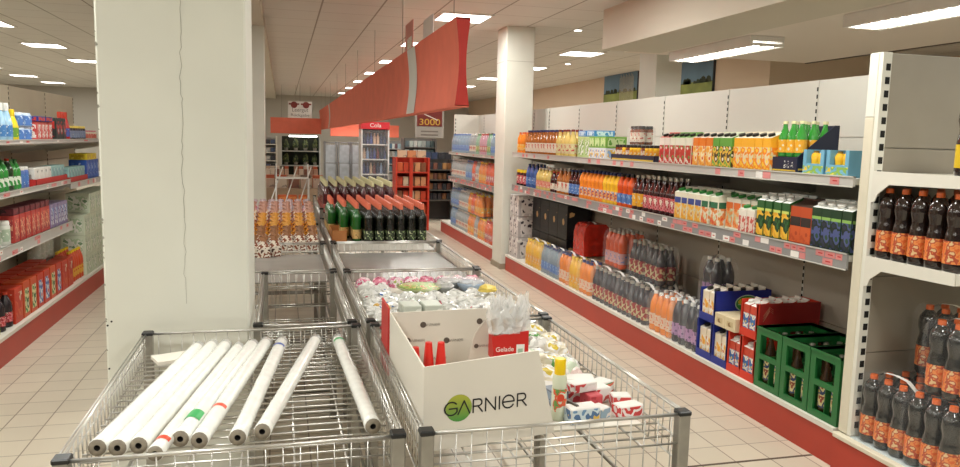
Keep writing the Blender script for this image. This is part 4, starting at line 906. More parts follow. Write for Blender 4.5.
# lettering, drawn as flat strokes
ink = mat('black_ink', '1C1B1A', .5, noise=0); gdot = None
def gradient_dot():
    m_ = D.materials.new('green_dot_ink'); m_.use_nodes = True; nt = m_.node_tree; b = nt.nodes['Principled BSDF']; b.inputs['Roughness'].default_value = .5
    tc = nt.nodes.new('ShaderNodeTexCoord'); sp = nt.nodes.new('ShaderNodeSeparateXYZ'); rp = nt.nodes.new('ShaderNodeValToRGB')
    nt.links.new(tc.outputs['Generated'], sp.inputs[0]); nt.links.new(sp.outputs[2], rp.inputs[0]); nt.links.new(rp.outputs[0], b.inputs['Base Color'])
    rp.color_ramp.elements[0].color = rgb('3F8A3C'); rp.color_ramp.elements[1].color = rgb('A8A838'); return m_
gdot = gradient_dot()
def strokes(m, polys, wd, org, sc, y, mm):
    ox, oz = org
    for pl in polys:
        for k in range(len(pl)-1):
            a = Vector((pl[k][0], 0, pl[k][1])); b = Vector((pl[k+1][0], 0, pl[k+1][1])); d = (b-a).normalized(); n = Vector((-d.z, 0, d.x))*wd/2; e = d*wd*.3
            q = [a-e+n, a-e-n, b+e-n, b+e+n]
            m.add([(ox+v.x*sc, y, oz+v.z*sc) for v in q], [(0, 1, 2, 3)], mm)
def arc(cx, cz, rx, rz_, a0, a1, n=14): return [(cx+rx*math.cos(math.radians(a0+(a1-a0)*i/n)), cz+rz_*math.sin(math.radians(a0+(a1-a0)*i/n))) for i in range(n+1)]
def garnier(m, org, sc, y, mm):
    P = []
    P += [arc(.52, .5, .52, .5, 40, 330), [(.97, .25), (.97, .5), (.35, .5)]]                       # G
    P += [[(1.05, 0), (1.52, 1), (1.99, 0)]]                                                        # A
    P += [[(2.25, 0), (2.25, 1), (2.6, 1)]+arc(2.68, .74, .26, .26, 90, -90, 8)+[(2.25, .48)], [(2.62, .48), (3.0, 0)]]   # R
    P += [[(3.25, 0), (3.25, 1), (4.05, 0), (4.05, 1)]]                                             # N
    P += [[(4.38, 0), (4.38, 1)]]                                                                   # I
    P += [arc(5.12, .5, .48, .5, 0, 330)+[], [(4.64, .5), (5.6, .5)]]                              # e
    P += [[(5.88, 0), (5.88, 1), (6.23, 1)]+arc(6.31, .74, .26, .26, 90, -90, 8)+[(5.88, .48)], [(6.25, .48), (6.65, 0)]]  # R
    strokes(m, P, .115, org, sc, y, mm)
m = MB(); n = 32; cx, cz, cr = -.072, .112, .038
m.add([(cx+cr*math.cos(2*PI*i/n), -.3126, cz+cr*math.sin(2*PI*i/n)) for i in range(n)], [tuple(range(n))], gdot); skew(m); m.build('green_dot', front)
m = MB(); garnier(m, (-.113, .094), .0368, -.3132, ink); skew(m); m.build('lettering', front)
ink2 = mat('grey_brown_ink', '5A4E44', .6, noise=0)
for (x, z) in ((-.055, .185), (-.11, .13), (.03, .125), (-.03, .062), (.13, .075), (.15, .19)):
    m = MB(); m.add([(x+.011*math.cos(2*PI*i/14), .3392, z+.011*math.sin(2*PI*i/14)) for i in range(14)], [tuple(range(14))], ink2)
    garnier(m, (x+.004, z-.005), .0085, .3385, ink2); m.build('printed_mark', bkp)
# curved divider inside
r2_ = thing('carton_divider', 'curved white card divider printed with small dots, behind the lettered panel', 'card divider', (.650, 2.40, .7765))
m = MB(); pts = [(-.045, 0), (.07, 0), (.062, .12), (.05, .245), (.042, .25), (.012, .225), (-.022, .18), (-.042, .11)]
m.prism(pts, 'y', 0, .004, gw); m.build('card', r2_)
m = MB()
for (x, z) in ((-.018, .135), (-.014, .075)):
    m.add([(x+.008*math.cos(2*PI*i/14), -.0008, z+.008*math.sin(2*PI*i/14)) for i in range(14)], [tuple(range(14))], ink2); garnier(m, (x+.008, z-.003), .0065, -.0012, ink2)
m.build('printed_marks', r2_)
kind('redcup', 'red_bottle', 'cosmetics bottle', [('body', (lambda m: (m.lathe([(.019, 0), (.020, .005), (.0185, .10), (.012, .17), (.011, .178)], C_('bright_red_plastic', 'D8281E', .3, coat=.3), 16), m.mesh('body'))[1])(MB()), [])])
for i, (x, y) in enumerate(((.452, 2.32), (.492, 2.315), (.40, 2.27))):
    place('redcup', (x, y, .7765), 'bright red tapered bottle in the white carton, '+['left of the standing pair', 'right of the standing pair', 'half hidden by the carton side'][i], 'red bottles in the white carton')
# red box with wrapped sticks
r = thing('stick_box', 'small red box lettered Gelade holding wrapped sticks', 'box', (.722, 2.33, .88)); 
m = MB(); m.box(-.058, -.03, .01, .058, .03, .085, redc); m.build('box', r)
m = MB(); m.prism([(-.062, .06), (-.05, 0), (.045, -.02), (.062, .03), (.062, .105), (-.066, .09)], 'y', -.034, -.0305, C_('signal_red_card', 'C2201A', .45)); fp = m.build('front_card', r)
text_mb('Gelade', .022, Matrix.Translation((-.02, -.0345, .045)) @ Matrix.Rotation(PI/2, 4, 'X'), C_('white_print', 'EAE4DC'), .0003).build('lettering', fp)
m = MB(); m.box(.02, -.0352, .015, .048, -.0342, .06, whitet); m.box(.026, -.0358, .026, .042, -.0352, .046, C_('faint_green_print', '9FB8A0')); m.build('price_sticker', fp)
m = MB(); m.box(-.05, -.028, -.104, -.005, .028, .01, whitec); m.build('support', r)
bagm = film_mat('bag_film', .34, 'F4F2EE', .15)
def crumple(seed, lx, ly, lz, mm, nu=12, nv=7, rough=.28):
    random.seed(seed); m = MB(); vs = []; fs = []
    ph = [random.uniform(0, 6.3) for _ in range(6)]
    for j in range(nv+1):
        v = j/nv; zz = math.sin(v*PI/2)
        for i in range(nu):
            a = 2*PI*i/nu; rr = max(.02, math.cos(v*PI/2)**.55)*(1+rough*.35*math.sin(3*a+ph[0])+rough*.3*math.sin(5*a+ph[1]+4*v)+rough*random.uniform(-.5, .5))
            vs.append((lx*rr*math.cos(a), ly*rr*math.sin(a), lz*zz*(1+rough*.5*math.sin(2*a+ph[2])+rough*random.uniform(-.4, .4)) if j else 0.0))
    for j in range(nv):
        for i in range(nu): k = (i+1) % nu; fs.append((j*nu+i, j*nu+k, j*nu+nu+k, j*nu+nu+i))
    fs.append(tuple(range(nu-1, -1, -1))); fs.append(tuple(nv*nu+i for i in range(nu)))
    m.add(vs, fs, mm, False); return m
for k in range(9):
    random.seed(40+k); x = .674+.012*k; le = random.uniform(-.02, .03)
    s = thing('wrapped_stick', 'thin brown stick in a crinkled clear bag in the red box, '+('leftmost' if not k else '%s from left' % ORD[k]), 'wrapped stick', (x, 2.325+.012*(k % 3-1), .967), 0, 'wrapped sticks in the red box')
    m = MB(); m.box(-.004, -.001, 0, .004, .001, .055, C_('brown_stick', '9A7038', .6), rot=Matrix.Rotation(-.25+.04*k, 4, 'Y')); m.build('stick', s)
    m = crumple(60+k, .028, .02, .095, bagm, 9, 9, .5); m.v = [(a+c*(le*6-.12*(1-k/4)), b+c*.1, c+.01) for a, b, c in m.v]; m.build('clear_bag', s)
# cosmetics bottle with yellow cap
r = thing('body_spray', 'pale green body spray with tall yellow cap standing in the basket', 'spray', (.803, 2.05, .772))
m = MB(); m.lathe([(.020, 0), (.022, .004), (.0225, .02), (.0215, .10), (.022, .128), (.019, .142)], mat('pale_mint_plastic', 'D2D8C0', .3, noise=.04, coat=.4), 20); m.build('body', r)
m = MB(); m.lathe([(.0165, .142), (.0170, .146), (.0170, .186), (.015, .190)], mat('sun_yellow_cap', 'EBC410', .35, noise=0), 18); m.build('cap', r)
m = MB(); m.lathe([(.0232, .03), (.0228, .10)], printed('fruit_leaf_label', ['D2D8C0', 'D8DCC8', 'D8DCC8', 'E0603A', '6E9A50'], 42, seed=2.2), 20, cap=False); m.build('label', r)
m = MB(); m.lathe([(.012, 0), (.012, .001)], C_('fruit_red_ink', 'DC4A2C'), 12, M=Matrix.Translation((-.004, -.0232, .075)) @ Matrix.Rotation(PI/2, 4, 'X')); m.build('fruit_print', r)
# base sheets
def sheet(x0, y0, x1, y1, z, mm, label, nm='card_sheet', cat='cardboard sheet'):
    m = MB(); m.box(x0, y0, 0, x1, y1, .003, mm); return tag(m.build(nm, None, (0, 0, z)), label, cat)
sheet(.38, 1.97, 1.04, 2.96, .7685, whitec, 'white card sheet lying under the boxes of the nearest right basket')
sheet(.37, 3.07, 1.08, 4.19, .7785, whitec, 'white card sheet under the bagged goods')
greysheet = mat('grey_plastic_sheet', '8E8B86', .25, .2, noise=.12, scale=3)
sheet(.37, 4.30, 1.09, 5.36, .7785, greysheet, 'bare grey plastic sheet in the right basket before the wine', 'plastic_sheet', 'plastic sheet')
sheet(-.48, 4.32, .25, 5.34, .7785, greysheet, 'bare grey plastic sheet in the left basket behind the big pillar', 'plastic_sheet', 'plastic sheet')
sheet(-.48, 5.46, .25, 6.51, .7785, C_('grey_board', 'A7A298', .5), 'grey board under the sweets bags')
sheet(.37, 5.49, 1.11, 7.0, .7785, C_('grey_board', 'A7A298', .5), 'grey board under the orange-capped bottles')
# small boxes at the front right
def lbox(x, y, z, lx, ly, lz, rz, cols, label, base='D8D4CE', nm='small_box', cat='small box', sc=40, seed=0):
    k = 'sb%d' % len(KIND); kind(k, nm, cat, pbox(lx, ly, lz, C_('card_'+base, base, .45), printed(k+'_print', cols, sc, seed=seed), (.04, .96, .08, .92)))
    KIND[k][2][1][1].name = 'printed_panel'
    return place(k, (x, y, z), label, rz=rz)
zb = .772
lbox(.865, 2.02, zb, .10, .055, .05, .12, ['6A8EB0', 'C8D4D8', '4A6A90', 'D8B050'], 'blue and white small box just behind the front wires', sc=30)
lbox(.835, 2.06, zb, .012, .10, .055, .3, ['3A3630', '8A7A60', 'C8C0B0'], 'dark thin pack leaning beside the yellow-capped spray', '4A443C')
lbox(1.025, 2.035, zb, .085, .05, .04, .18, ['D8D0CC', 'C83A38', 'E4DCD8', 'C04040'], 'red and white small box nearest the right corner post', sc=26)
lbox(.935, 2.11, zb, .05, .06, .055, .1, ['B83840', 'C44A50', 'A83038'], 'dark pink small box in the middle of the front group', 'B84048')
lbox(.90, 2.20, zb, .11, .055, .045, -.1, ['E0DCD8', 'C83838', 'D8D0CC', 'C04048'], 'white box with red end beside the loose packets', sc=20)
lbox(.985, 2.19, zb, .07, .07, .05, .25, ['C83A3A', 'E0DCD8', 'C8605A'], 'red and white box behind the corner box', sc=22)
lbox(.86, 2.30, zb, .12, .08, .03, .35, ['C4CCD8', '8C9CB8', 'E0E0E0'], 'flat pale blue packet among the loose packets', sc=24)
lbox(.98, 2.33, zb, .11, .07, .035, -.2, ['D8DCE4', '7A8AB0', 'E4E4E4', 'C8605A'], 'flat white packet with blue print near the right wires', sc=24)
lbox(1.04, 2.12, zb, .06, .05, .04, -.2, ['D8D4D0', 'C84A48', 'E0DCD8'], 'small red-white box behind the one nearest the corner post', sc=30)
lbox(.935, 2.045, zb, .045, .05, .035, .4, ['D8CCB8', '8AA0B0', 'D8D0C8'], 'small pale box between the blue box and the corner box', sc=30)
lbox(.91, 2.135, zb+.056, .09, .05, .03, .25, ['DAD6D0', 'C23A3A', 'DAD6D0', 'E4E0DC'], 'flat white box with red print lying on the dark pink box', sc=18)
lbox(1.03, 2.26, zb, .08, .06, .04, .5, ['E0DCD4', '6A9A6A', 'D8705A', 'E4E0DC'], 'white box with green and red print by the right wires', sc=22)
lbox(.84, 2.18, zb, .055, .08, .05, .15, ['2E3440', '8A98A8', 'D8D8D8'], 'dark and grey box right behind the yellow-capped spray', '5A6470', sc=24)
random.seed(12); kk = 0
cl = ['white', 'cream', 'pale pink', 'pale green', 'pale blue', 'light grey']; hx = ['DCD9D2', 'D9CFB8', 'DCC4BE', 'C8D4BC', 'C4D0DC', 'C9C6C0']
posn = ['near the spray', 'by the middle of the right wires', 'behind the flat packets', 'beside the red stick box', 'at the far right corner', 'behind the white carton']
for i in range(26):
    y = 2.34+.6*(i/26); x = random.uniform(.80, 1.05); c = i % 6
    m = crumple(200+i, random.uniform(.04, .065), random.uniform(.03, .05), random.uniform(.03, .055), printed('packet_%d' % c, [hx[c], hx[c], 'E2DFDA', ['C86A50', 'C8B040', 'B85A70', '5A9A50', '5A78B0', '9A9088'][c]], 26, .3, seed=i*.3), 10, 5, .22)
    o = m.build('foil_packet', None, (x, y, .7725+.028*(i % 2)), random.uniform(0, 3)); tag(o, 'crumpled %s packet %s, in the nearest right basket' % (cl[c], posn[min(5, int(i*6/26))]), 'packet', 'crumpled packets in the nearest right basket')
# bagged goods in the second right basket
bagw = mat('milky_bag', 'D9D8D4', .18, noise=.08, scale=14, coat=.5)
ix = 0
for rr_ in range(11):
    for cc in range(8):
        random.seed(500+ix); x = .42+.088*cc+random.uniform(-.02, .02); y = 3.12+.085*rr_+random.uniform(-.015, .015)
        if x < .34 or x > 1.07: continue
        if (3.78 < y) and (x > .56): continue
        if 3.3 < y < 3.5 and .5 < x < .74: continue
        m = crumple(300+ix, random.uniform(.045, .06), random.uniform(.04, .055), random.uniform(.028, .05), bagw if ix % 3 else printed('bag_print_%d' % (ix % 4), ['D9D8D4', 'DEDCD8', 'D0CECA', ['B0505A', '5A7AB0', '8A9A80', 'C8A050'][ix % 4]], 24, .2, seed=ix*.2), 11, 6, .34)
        o = m.build('bagged_item', None, (x, y, .7825+random.uniform(0, .01)), random.uniform(0, 3))
        tag(o, 'crinkled white bag, %s row from the front, %s from left' % (ORD[rr_], ORD[cc] if cc else 'first'), 'bagged item', 'white bagged goods'); ix += 1
for i in range(2):
    lbox(.57+.1*i, 3.40, .783, .085, .12, .06, .05, ['C8CCC4', 'B8BCB0', 'D8D8D0'], 'pale grey-green box amid the white bags, %s of the pair' % ['left', 'right'][i], 'C4C8BC', 'flat_box', 'box', 12)
# salad plate, bowls, pink packs
r = thing('salad_plate', 'round plate-shaped pack with bright green salad picture among the bags', 'food pack', (.70, 3.88, .80))
m = MB(); m.lathe([(.08, 0), (.118, .02), (.122, .028), (.10, .026)], C_('clear_green_plate', 'B4BC8A', .2, coat=.5), 28); m.build('plate', r)
m = MB(); m.lathe([(.0001, .040), (.06, .038), (.108, .029)], printed('salad_print', ['6E9A2E', '9AB83E', '4E7A26', 'C8C87A', 'B8503A', '86AA36'], 34, .35), 28, cap=False); m.build('picture_lid', r)
for i, (x, y, c, t_) in enumerate(((.90, 4.02, '6A6E70', 'dark grey bowl'), (1.0, 3.96, '98A8BC', 'pale blue-grey bowl'), (.83, 3.87, '7A7C78', 'small grey bowl'))):
    r = thing('plastic_bowl', '%s wrapped in clear film near the right end of the white bags' % t_, 'bowl', (x, y, .7825)); R = (.075, .08, .055)[i]
    m = MB(); m.lathe([(R*.6, 0), (R*.9, .025), (R, .045), (R*.93, .045), (R*.8, .02), (.001, .008)], C_('bowl_'+c, c, .2, coat=.5), 20, cap=False); m.build('bowl', r)
    m = crumple(800+i, R*.95, R*.95, .03, bagm, 12, 4, .2); m.v = [(a, b, c_+.04) for a, b, c_ in m.v]; m.build('film_cover', r)
random.seed(77)
for i in range(8):
    m = crumple(900+i, .05, .05, .05, printed('pink_pack_%d' % (i % 3), [['D890A8', 'E8D8DC', 'C8507A', 'D8A0B0'], ['E4DCDC', 'D88098', 'B04A6A', 'DCA8B0'], ['D0C0C8', 'C86A8A', 'E0D0D4', '9AAA50']][i % 3], 34, .3, seed=i), 10, 6, .15)
    tag(m.build('pink_pack', None, (.43+.089*i, 4.12, .7825), 0), 'pink printed pack at the back rim of the bagged goods, '+('leftmost' if not i else '%s from left' % ORD[i]), 'pack', 'pink packs at the back rim')
tag(crumple(950, .05, .045, .03, C_('yellow_foil', 'DCC25A', .35), 10, 5, .2).build('yellow_packet', None, (1.0, 3.60, .85)), 'soft yellow packet near the right wires', 'packet')
tag((lambda m: (m.box(-.09, -.003, 0, .09, .003, .245, redc), m.box(-.085, -.0036, .01, .085, -.003, .235, C_('red_print_panel', 'C0362C', .5)))and m)(MB()).build('red_card', None, (.357, 2.66, .7685), PI/2), 'upright red card between the two nearest baskets, left of the carton', 'red card')

# wine bottles
kind('wo', 'wine_bottle', 'wine bottle', bottle('wine', .305, .037, gl_dark, printed('wine_label', ['C9CDA8', '2E3A26', '9CB07A'], 40), C_('orange_capsule', 'E0765A', .4), 12))
kind('wg', 'wine_bottle', 'wine bottle', bottle('wine', .305, .037, gl_green, printed('wine_label_tan', ['B89458', 'C8A468', '8A6A3A'], 40), C_('orange_capsule', 'E0765A', .4), 12))
kind('wc', 'wine_bottle', 'wine bottle', bottle('wine', .31, .037, gl_dkred, printed('wine_label_pink', ['8A3A3A', 'A85A50', '6A2A2A'], 40), C_('cream_capsule', 'CFC79A', .4), 10))
for c in range(9):
    for k in range(12):
        y = 5.95+.083*k
        if c == 0 and k < 6 or c == 1 and k < 3 or c == 2 and k < 1: continue
        place('wg' if c < 3 else 'wo', (.40+.086*c, y, .782), '%s wine bottle with orange capsule, %s row, %s column' % ('green' if c < 3 else 'dark', ORD[k], ORD[c] if c else 'first'), 'orange-capped wine bottles')
for c in range(8):
    for k in range(12): place('wc', (.41+.09*c, 7.45+.095*k, .863), 'dark red wine bottle with cream capsule, %s row, %s column' % (ORD[k], ORD[c] if c else 'first'), 'cream-capped wine bottles')
tray('open orange and green card tray at the left end of the wine basket', .43, 6.15, .782, .12, .38, .09, C_('orange_green_card', 'B0713C', .5))
# sweets in gift bags
def pouch(h, wd, cols, top, sc=40, seed=0):
    mm = printed('pouch_%s' % cols[0], cols, sc*.55, .3); m = MB()
    a, b = wd/2, wd*.32
    m.add([(-a, -b, 0), (a, -b, 0), (a, b, 0), (-a, b, 0), (-a*1.05, -b*1.05, h*.45), (a*1.05, -b*1.05, h*.45), (a*1.05, b*1.05, h*.45), (-a*1.05, b*1.05, h*.45), (-a*.35, -b*.3, h*.72), (a*.35, -b*.3, h*.72), (a*.35, b*.3, h*.72), (-a*.35, b*.3, h*.72)],
          [(0, 3, 2, 1), (0, 1, 5, 4), (1, 2, 6, 5), (2, 3, 7, 6), (3, 0, 4, 7), (4, 5, 9, 8), (5, 6, 10, 9), (6, 7, 11, 10), (7, 4, 8, 11), (8, 9, 10, 11)], mm)
    body = m.mesh('pouch'); m = MB(); t = C_('bag_top_'+top, top, .3, coat=.4)
    m.add([(-a*.35, 0, h*.7), (a*.35, 0, h*.7), (a*.9, .008, h*.93), (a*.4, -.006, h), (0, .008, h*.9), (-a*.5, -.006, h*1.0), (-a*.85, .006, h*.92)], [(0, 1, 2, 3, 4, 5, 6)], t)
    m.add([(-a*.35, .004, h*.7), (a*.35, .004, h*.7), (a*.7, .02, h*.95), (0, .012, h), (-a*.7, .02, h*.93)], [(4, 3, 2, 1, 0)], t)
    return [('pouch', body, []), ('gathered_top', m.mesh('gathered_top'), [])]
kind('pbrown', 'gift_bag', 'gift bag', pouch(.15, .085, ['4A2418', 'D8CCBC', '7A3E22', 'E4DCD0'], '9A6A48', 50))
kind('pamber', 'gift_bag', 'gift bag', pouch(.16, .085, ['C87A1E', 'E09A30', '8A3A18', 'E4B860'], 'DDA04A', 50))
kind('pbeige', 'gift_bag', 'gift bag', pouch(.17, .085, ['C89A80', 'A86050', 'DCC8B0', 'B87A60'], 'C49684', 50))
kind('ppink', 'gift_bag', 'gift bag', pouch(.17, .07, ['D8A0AC', 'E4CCD0', 'C06A7C', 'D8B0B8'], 'CDB9BC', 50))
for k in range(3): place('pbrown', (-.44+.12*k, 5.28, .782), 'brown and white sweets bag alone on the grey sheet, %s' % ['leftmost', 'middle one', 'rightmost'][k], 'brown sweets bags on the grey sheet', s=1.0)
place('pbrown', (-.13, 5.24, .782), 'brown and white sweets bag on the grey sheet, nearest the pillar edge in view'); place('pbrown', (-.06, 5.30, .782), 'brown and white sweets bag on the grey sheet, beside the one at the pillar')
for d, (k, z, nm) in enumerate((('pbrown', .782, 'brown'), ('pbrown', .80, 'brown'), ('pamber', .82, 'amber'), ('pamber', .84, 'amber'), ('pamber', .86, 'amber'), ('pbeige', .88, 'beige'), ('pbeige', .90, 'beige'), ('pbeige', .92, 'beige'))):
    for i in range(8): place(k, (-.43+.091*i, 5.56+.13*d, z if False else .782+.016*d), '%s sweets bag, %s row, %s from left' % (nm, ORD[d], ORD[i] if i else 'first'), nm+' sweets bags')
m = MB()
m.prism([(5.5, .7815), (6.5, .7815), (6.5, .79)], 'x', -.47, .24, C_('grey_board', 'A7A298', .5))
for d in range(5):
    for i in range(9): place('ppink', (-.43+.081*i, 6.70+.2*d, .803+.06*(d > 1)*0), 'pink sweets bag, %s row, %s from left' % (ORD[d], ORD[i] if i else 'first'), 'pink sweets bags', s=1.15)
# white wire rack with slanted bars
r = thing('wire_rack', 'white wire rack with slanted bars standing in the aisle behind the sweets', 'wire rack', (.10, 8.25, 0)); ww = C_('white_wire', 'DCD8D0', .4)
m = MB()
for x in (-.17, .17):
    for y in (0, .3): m.tube([(x, y, 0), (x, y, 1.15 if y == 0 else 1.3)], .008, ww, 6)
m.build('uprights', r)
for k, x in enumerate((-.17, -.02, .13)): m = MB(); m.tube([(x-.1, -.12, .78), (x+.07, .2, 1.27)], .007, ww, 6); m.build('slanted_bar', r)
for z in (.5, .85, 1.15): m = MB(); m.box(-.17, 0, z, .17, .3, z+.008, ww); m.build('shelf', r)
random.seed(9)
kind('pump', 'orange_pack', 'pack', pbox(.09, .09, .11, C_('orange_pack', 'D0602E', .5), printed('orange_pack_print', ['D0602E', 'E08A4A', 'B84A22'], 30)))
for i in range(3):
    for l, z in enumerate((.859,)): place('pump', (-.01+.11*i, 8.40, z), 'orange pack on the white wire rack, %s' % (['left', 'centre', 'right'][i]), 'orange packs on the wire rack')

# ================================================================ HANGING BANNER, SIGNS AND THE FAR HALL
fab = mat('coral_banner_fabric', 'E2735A', .75, noise=.05, scale=5); fabd = mat('dark_red_banner_end', 'B02A20', .7, noise=.05)
alu = mat('pale_alu_strip', 'CFCBC2', .4, noise=.03); wirem = mat('hanging_wire', '8C867A', .5, noise=0)
def banner(name, label, p0, p1, z0, z1, wd, nseg, strips=(), hang=2.3):
    """hollow banner with concave cloth faces, stretched between top and bottom rails"""
    p0, p1 = Vector(p0+(0,)), Vector(p1+(0,)); L = (p1-p0).length; ang = math.atan2(p1.y-p0.y, p1.x-p0.x)
    r = thing(name, label, 'banner', (p0.x, p0.y, z0), ang); H = z1-z0
    prof = [(wd/2*(1-.50*math.sin(PI*k/10)), H*k/10) for k in range(11)]
    edges = [0]+list(strips)+[L]
    for e in range(len(edges)-1):
        a, b = edges[e], edges[e+1]
        for s in (-1, 1):
            m = MB(); vs = []; 
            for q in (a, b): vs += [(q, s*y, z) for y, z in prof]
            m.add(vs, [(k, k+1, 12+k, 11+k) for k in range(10)], fab, True); m.build('cloth_face', r)
    for z in (0, H): m = MB(); m.box(0, -wd/2, z-.006, L, wd/2, z+.006, fab); m.build('rail', r)
    for e, q in enumerate((0, L)):
        m = MB(); vs = [(q, y, z) for y, z in prof]+[(q, -y, z) for y, z in reversed(prof)]
        m.add(vs, [tuple(range(22))], fabd); m.build('end_cloth', r)
    for q in strips:
        m = MB(); 
        for s in (-1, 1):
            vs = []
            for t in (-.21, .21): vs += [(q+t, s*(y+.004), z) for y, z in prof]
            m.add(vs, [(k, k+1, 12+k, 11+k) for k in range(10)], alu, True)
        m.v = m.v; m.build('joint_strip', r)
    n = max(2, int(L/hang))
    for k in range(n+1): m = MB(); x = .3+(L-.6)*k/n; m.tube([(x, 0, H), (x, 0, 3.0-z0)], .0035, wirem, 4); m.build('hanging_wire', r)
    return r
banner('hanging_banner', 'long coral red cloth banner hanging along the middle aisle', (1.175, 5.0), (1.175, 24.5), 1.835, 2.415, .10, 1, (1.83, 14.3))
banner('hanging_banner', 'short red banner hanging crosswise at the far left end of the long one', (-.32, 21.6), (1.05, 21.6), 1.68, 2.10, .1, 1, ())
banner('hanging_banner', 'low red banner crossing far behind the long one, above the drinks fridge', (1.35, 22.4), (3.35, 22.4), 1.64, 1.98, .1, 1, ())
def card(name, label, x, y, z0, w_, h_, mm, mark=None, cat='sign'):
    r = thing(name, label, cat, (x, y, z0)); m = MB(); m.box(-w_/2, -.003, 0, w_/2, .003, h_, mm); m.build('board', r)
    if mark: m = MB(); m.box(-w_*.35, -.0045, h_*.1, w_*.2, -.003, h_*.45, mark); m.build('printed_panel', r)
    return r
# two price cards clipped on the banner, facing the left side
for x, y, z, hh, lb, mm in ((1.16, 7.15, 2.42, .27, 'pale red price card clipped on top of the long banner', C_('salmon_card', 'D88A7C', .5)), (1.19, 6.35, 2.42, .20, 'white price card clipped on top of the long banner', C_('card_white', 'DDD6D2', .5))):
    r = thing('price_card', lb, 'price card', (x, y, z), PI*.5); m = MB(); m.box(-.22, -.002, 0, .22, .002, hh, mm); m.build('board', r)
    if hh > .25: m = MB(); m.box(-.15, .002, .02, .10, .0035, .13, printed('card_yellow_print', ['D8C890', 'E4DCD0', 'D88A7C'], 20)); m.build('printed_panel', r)
    m = MB(); m.box(-.02, -.006, -.012, .02, .006, .014, alu); m.build('clip', r)
# hanging leaflet sign
r = thing('hanging_sign', 'white hanging sign lettered Leergut Rückgabe under a dark red pattern, far away', 'sign', (.44, 20.0, 2.07))
m = MB(); m.box(-.3, -.01, 0, .3, .01, .42, C_('sign_white', 'D8D0C8', .5)); q = m.build('board', r)
m = MB()
for k in (-.15, .15): m.lathe([(.085, 0), (.085, .004)], C_('sign_maroon', '7A2A24', .5), 12, M=Matrix.Translation((k, -.011, .33)) @ Matrix.Rotation(PI/2, 4, 'X')); m.box(k-.13, -.0145, .33, k+.13, -.011, .37, C_('sign_maroon', '7A2A24', .5))
m.build('printed_pattern', q)
text_mb('Leergut', .14, Matrix.Translation((0, -.0115, .2)) @ Matrix.Rotation(PI/2, 4, 'X'), C_('sign_grey_ink', '6E645C', .5), .0005, .40).build('lettering', q)
text_mb('Rückgabe', .10, Matrix.Translation((0, -.0115, .07)) @ Matrix.Rotation(PI/2, 4, 'X'), C_('sign_grey_ink', '6E645C', .5), .0005, .46).build('lettering', q)
m = MB(); m.tube([(0, 0, .42), (0, 0, .93)], .005, wirem, 4); m.build('hanging_wire', r)
# 3000 sign
r = thing('wall_sign', 'dark red sign with gold 3000 over a grey sign board', 'sign', (3.25, 17.0, 1.64))
m = MB(); m.box(-.33, 0, 0, .33, .02, .64, C_('sign_frame_grey', '9A948C', .5)); m.build('board', r)
m = MB(); m.box(-.29, -.006, .26, .29, 0, .62, C_('sign_dark_red', '6E1E16', .5)); m.build('red_panel', r)
text_mb('3000', .2, Matrix.Translation((0, -.007, .35)) @ Matrix.Rotation(PI/2, 4, 'X'), C_('sign_gold', 'C8A03A', .4), .0005, .48).build('lettering', r)
m = MB(); m.box(-.15, -.008, .47, .2, -.006, .49, C_('sign_white', 'D8D0C8', .5), rot=Matrix.Translation((0, 0, .48)) @ Matrix.Rotation(.4, 4, 'Y') @ Matrix.Translation((0, 0, -.48))); m.build('white_arrow', r)
m = MB()
for k in range(2): m.box(-.2, -.001, .05+.08*k, .2, 0, .08+.08*k, C_('sign_grey_ink', '6E645C', .5))
m.build('grey_lines', r)
m = MB(); m.tube([(-.3, .01, .64), (-.3, .01, 1.36)], .005, wirem, 4); m.build('hanging_wire', r)
m = MB(); m.tube([(.3, .01, .64), (.3, .01, 1.36)], .005, wirem, 4); m.build('hanging_wire', r)

def shelf_block(name, label, cat, x0, x1, y, z0, z1, dp, n, frame_m, back_m, head=None):
    r = thing(name, label, cat, ((x0+x1)/2, y, 0)); a = (x1-x0)/2
    m = MB(); m.box(-a, dp-.02, 0, a, dp, z1, back_m); m.build('back_panel', r)
    for s in (-1, 1): m = MB(); m.box(s*a-(.03 if s > 0 else 0), 0, 0, s*a+(.03 if s < 0 else 0), dp-.02, z1, frame_m); m.build('side_panel', r)
    for k in range(n): z = z0+(z1-z0)*k/n; m = MB(); m.box(-a+.03, 0, z-.02, a-.03, dp-.02, z, frame_m); m.build('shelf', r)
    if head: m = MB(); m.box(-a, -.02, z1, a, dp, z1+.14, head); m.build('header', r)
    return r
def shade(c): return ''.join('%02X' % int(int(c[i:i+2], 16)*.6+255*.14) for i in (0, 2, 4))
def stock(x0, x1, y, zs, n, h, cols, what, where, grp, shape='box', seed=0, d=.1):
    random.seed(seed)
    for l, z in enumerate(zs):
        for i in range(n):
            c = cols[(l*3+i*(1+l % 2)+int(random.random()*2)) % len(cols)]; wd = (x1-x0)/n*.86; k = 'st_%s_%s_%.3f_%.2f' % (shape, c, wd, h)
            if k not in KIND:
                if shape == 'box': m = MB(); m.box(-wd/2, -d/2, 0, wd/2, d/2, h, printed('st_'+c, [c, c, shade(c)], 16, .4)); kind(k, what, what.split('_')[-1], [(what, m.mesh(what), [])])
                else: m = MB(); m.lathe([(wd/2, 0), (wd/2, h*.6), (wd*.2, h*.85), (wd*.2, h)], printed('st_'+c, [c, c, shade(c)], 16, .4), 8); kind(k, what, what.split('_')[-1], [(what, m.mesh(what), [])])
            place(k, (x0+(x1-x0)*(i+.5)/n, y, z+.002), '%s in the %s, %s shelf, %s from left' % (what.replace('_', ' '), where, 'bottom' if not l else ORD[l], ORD[i] if i else 'first'), grp)
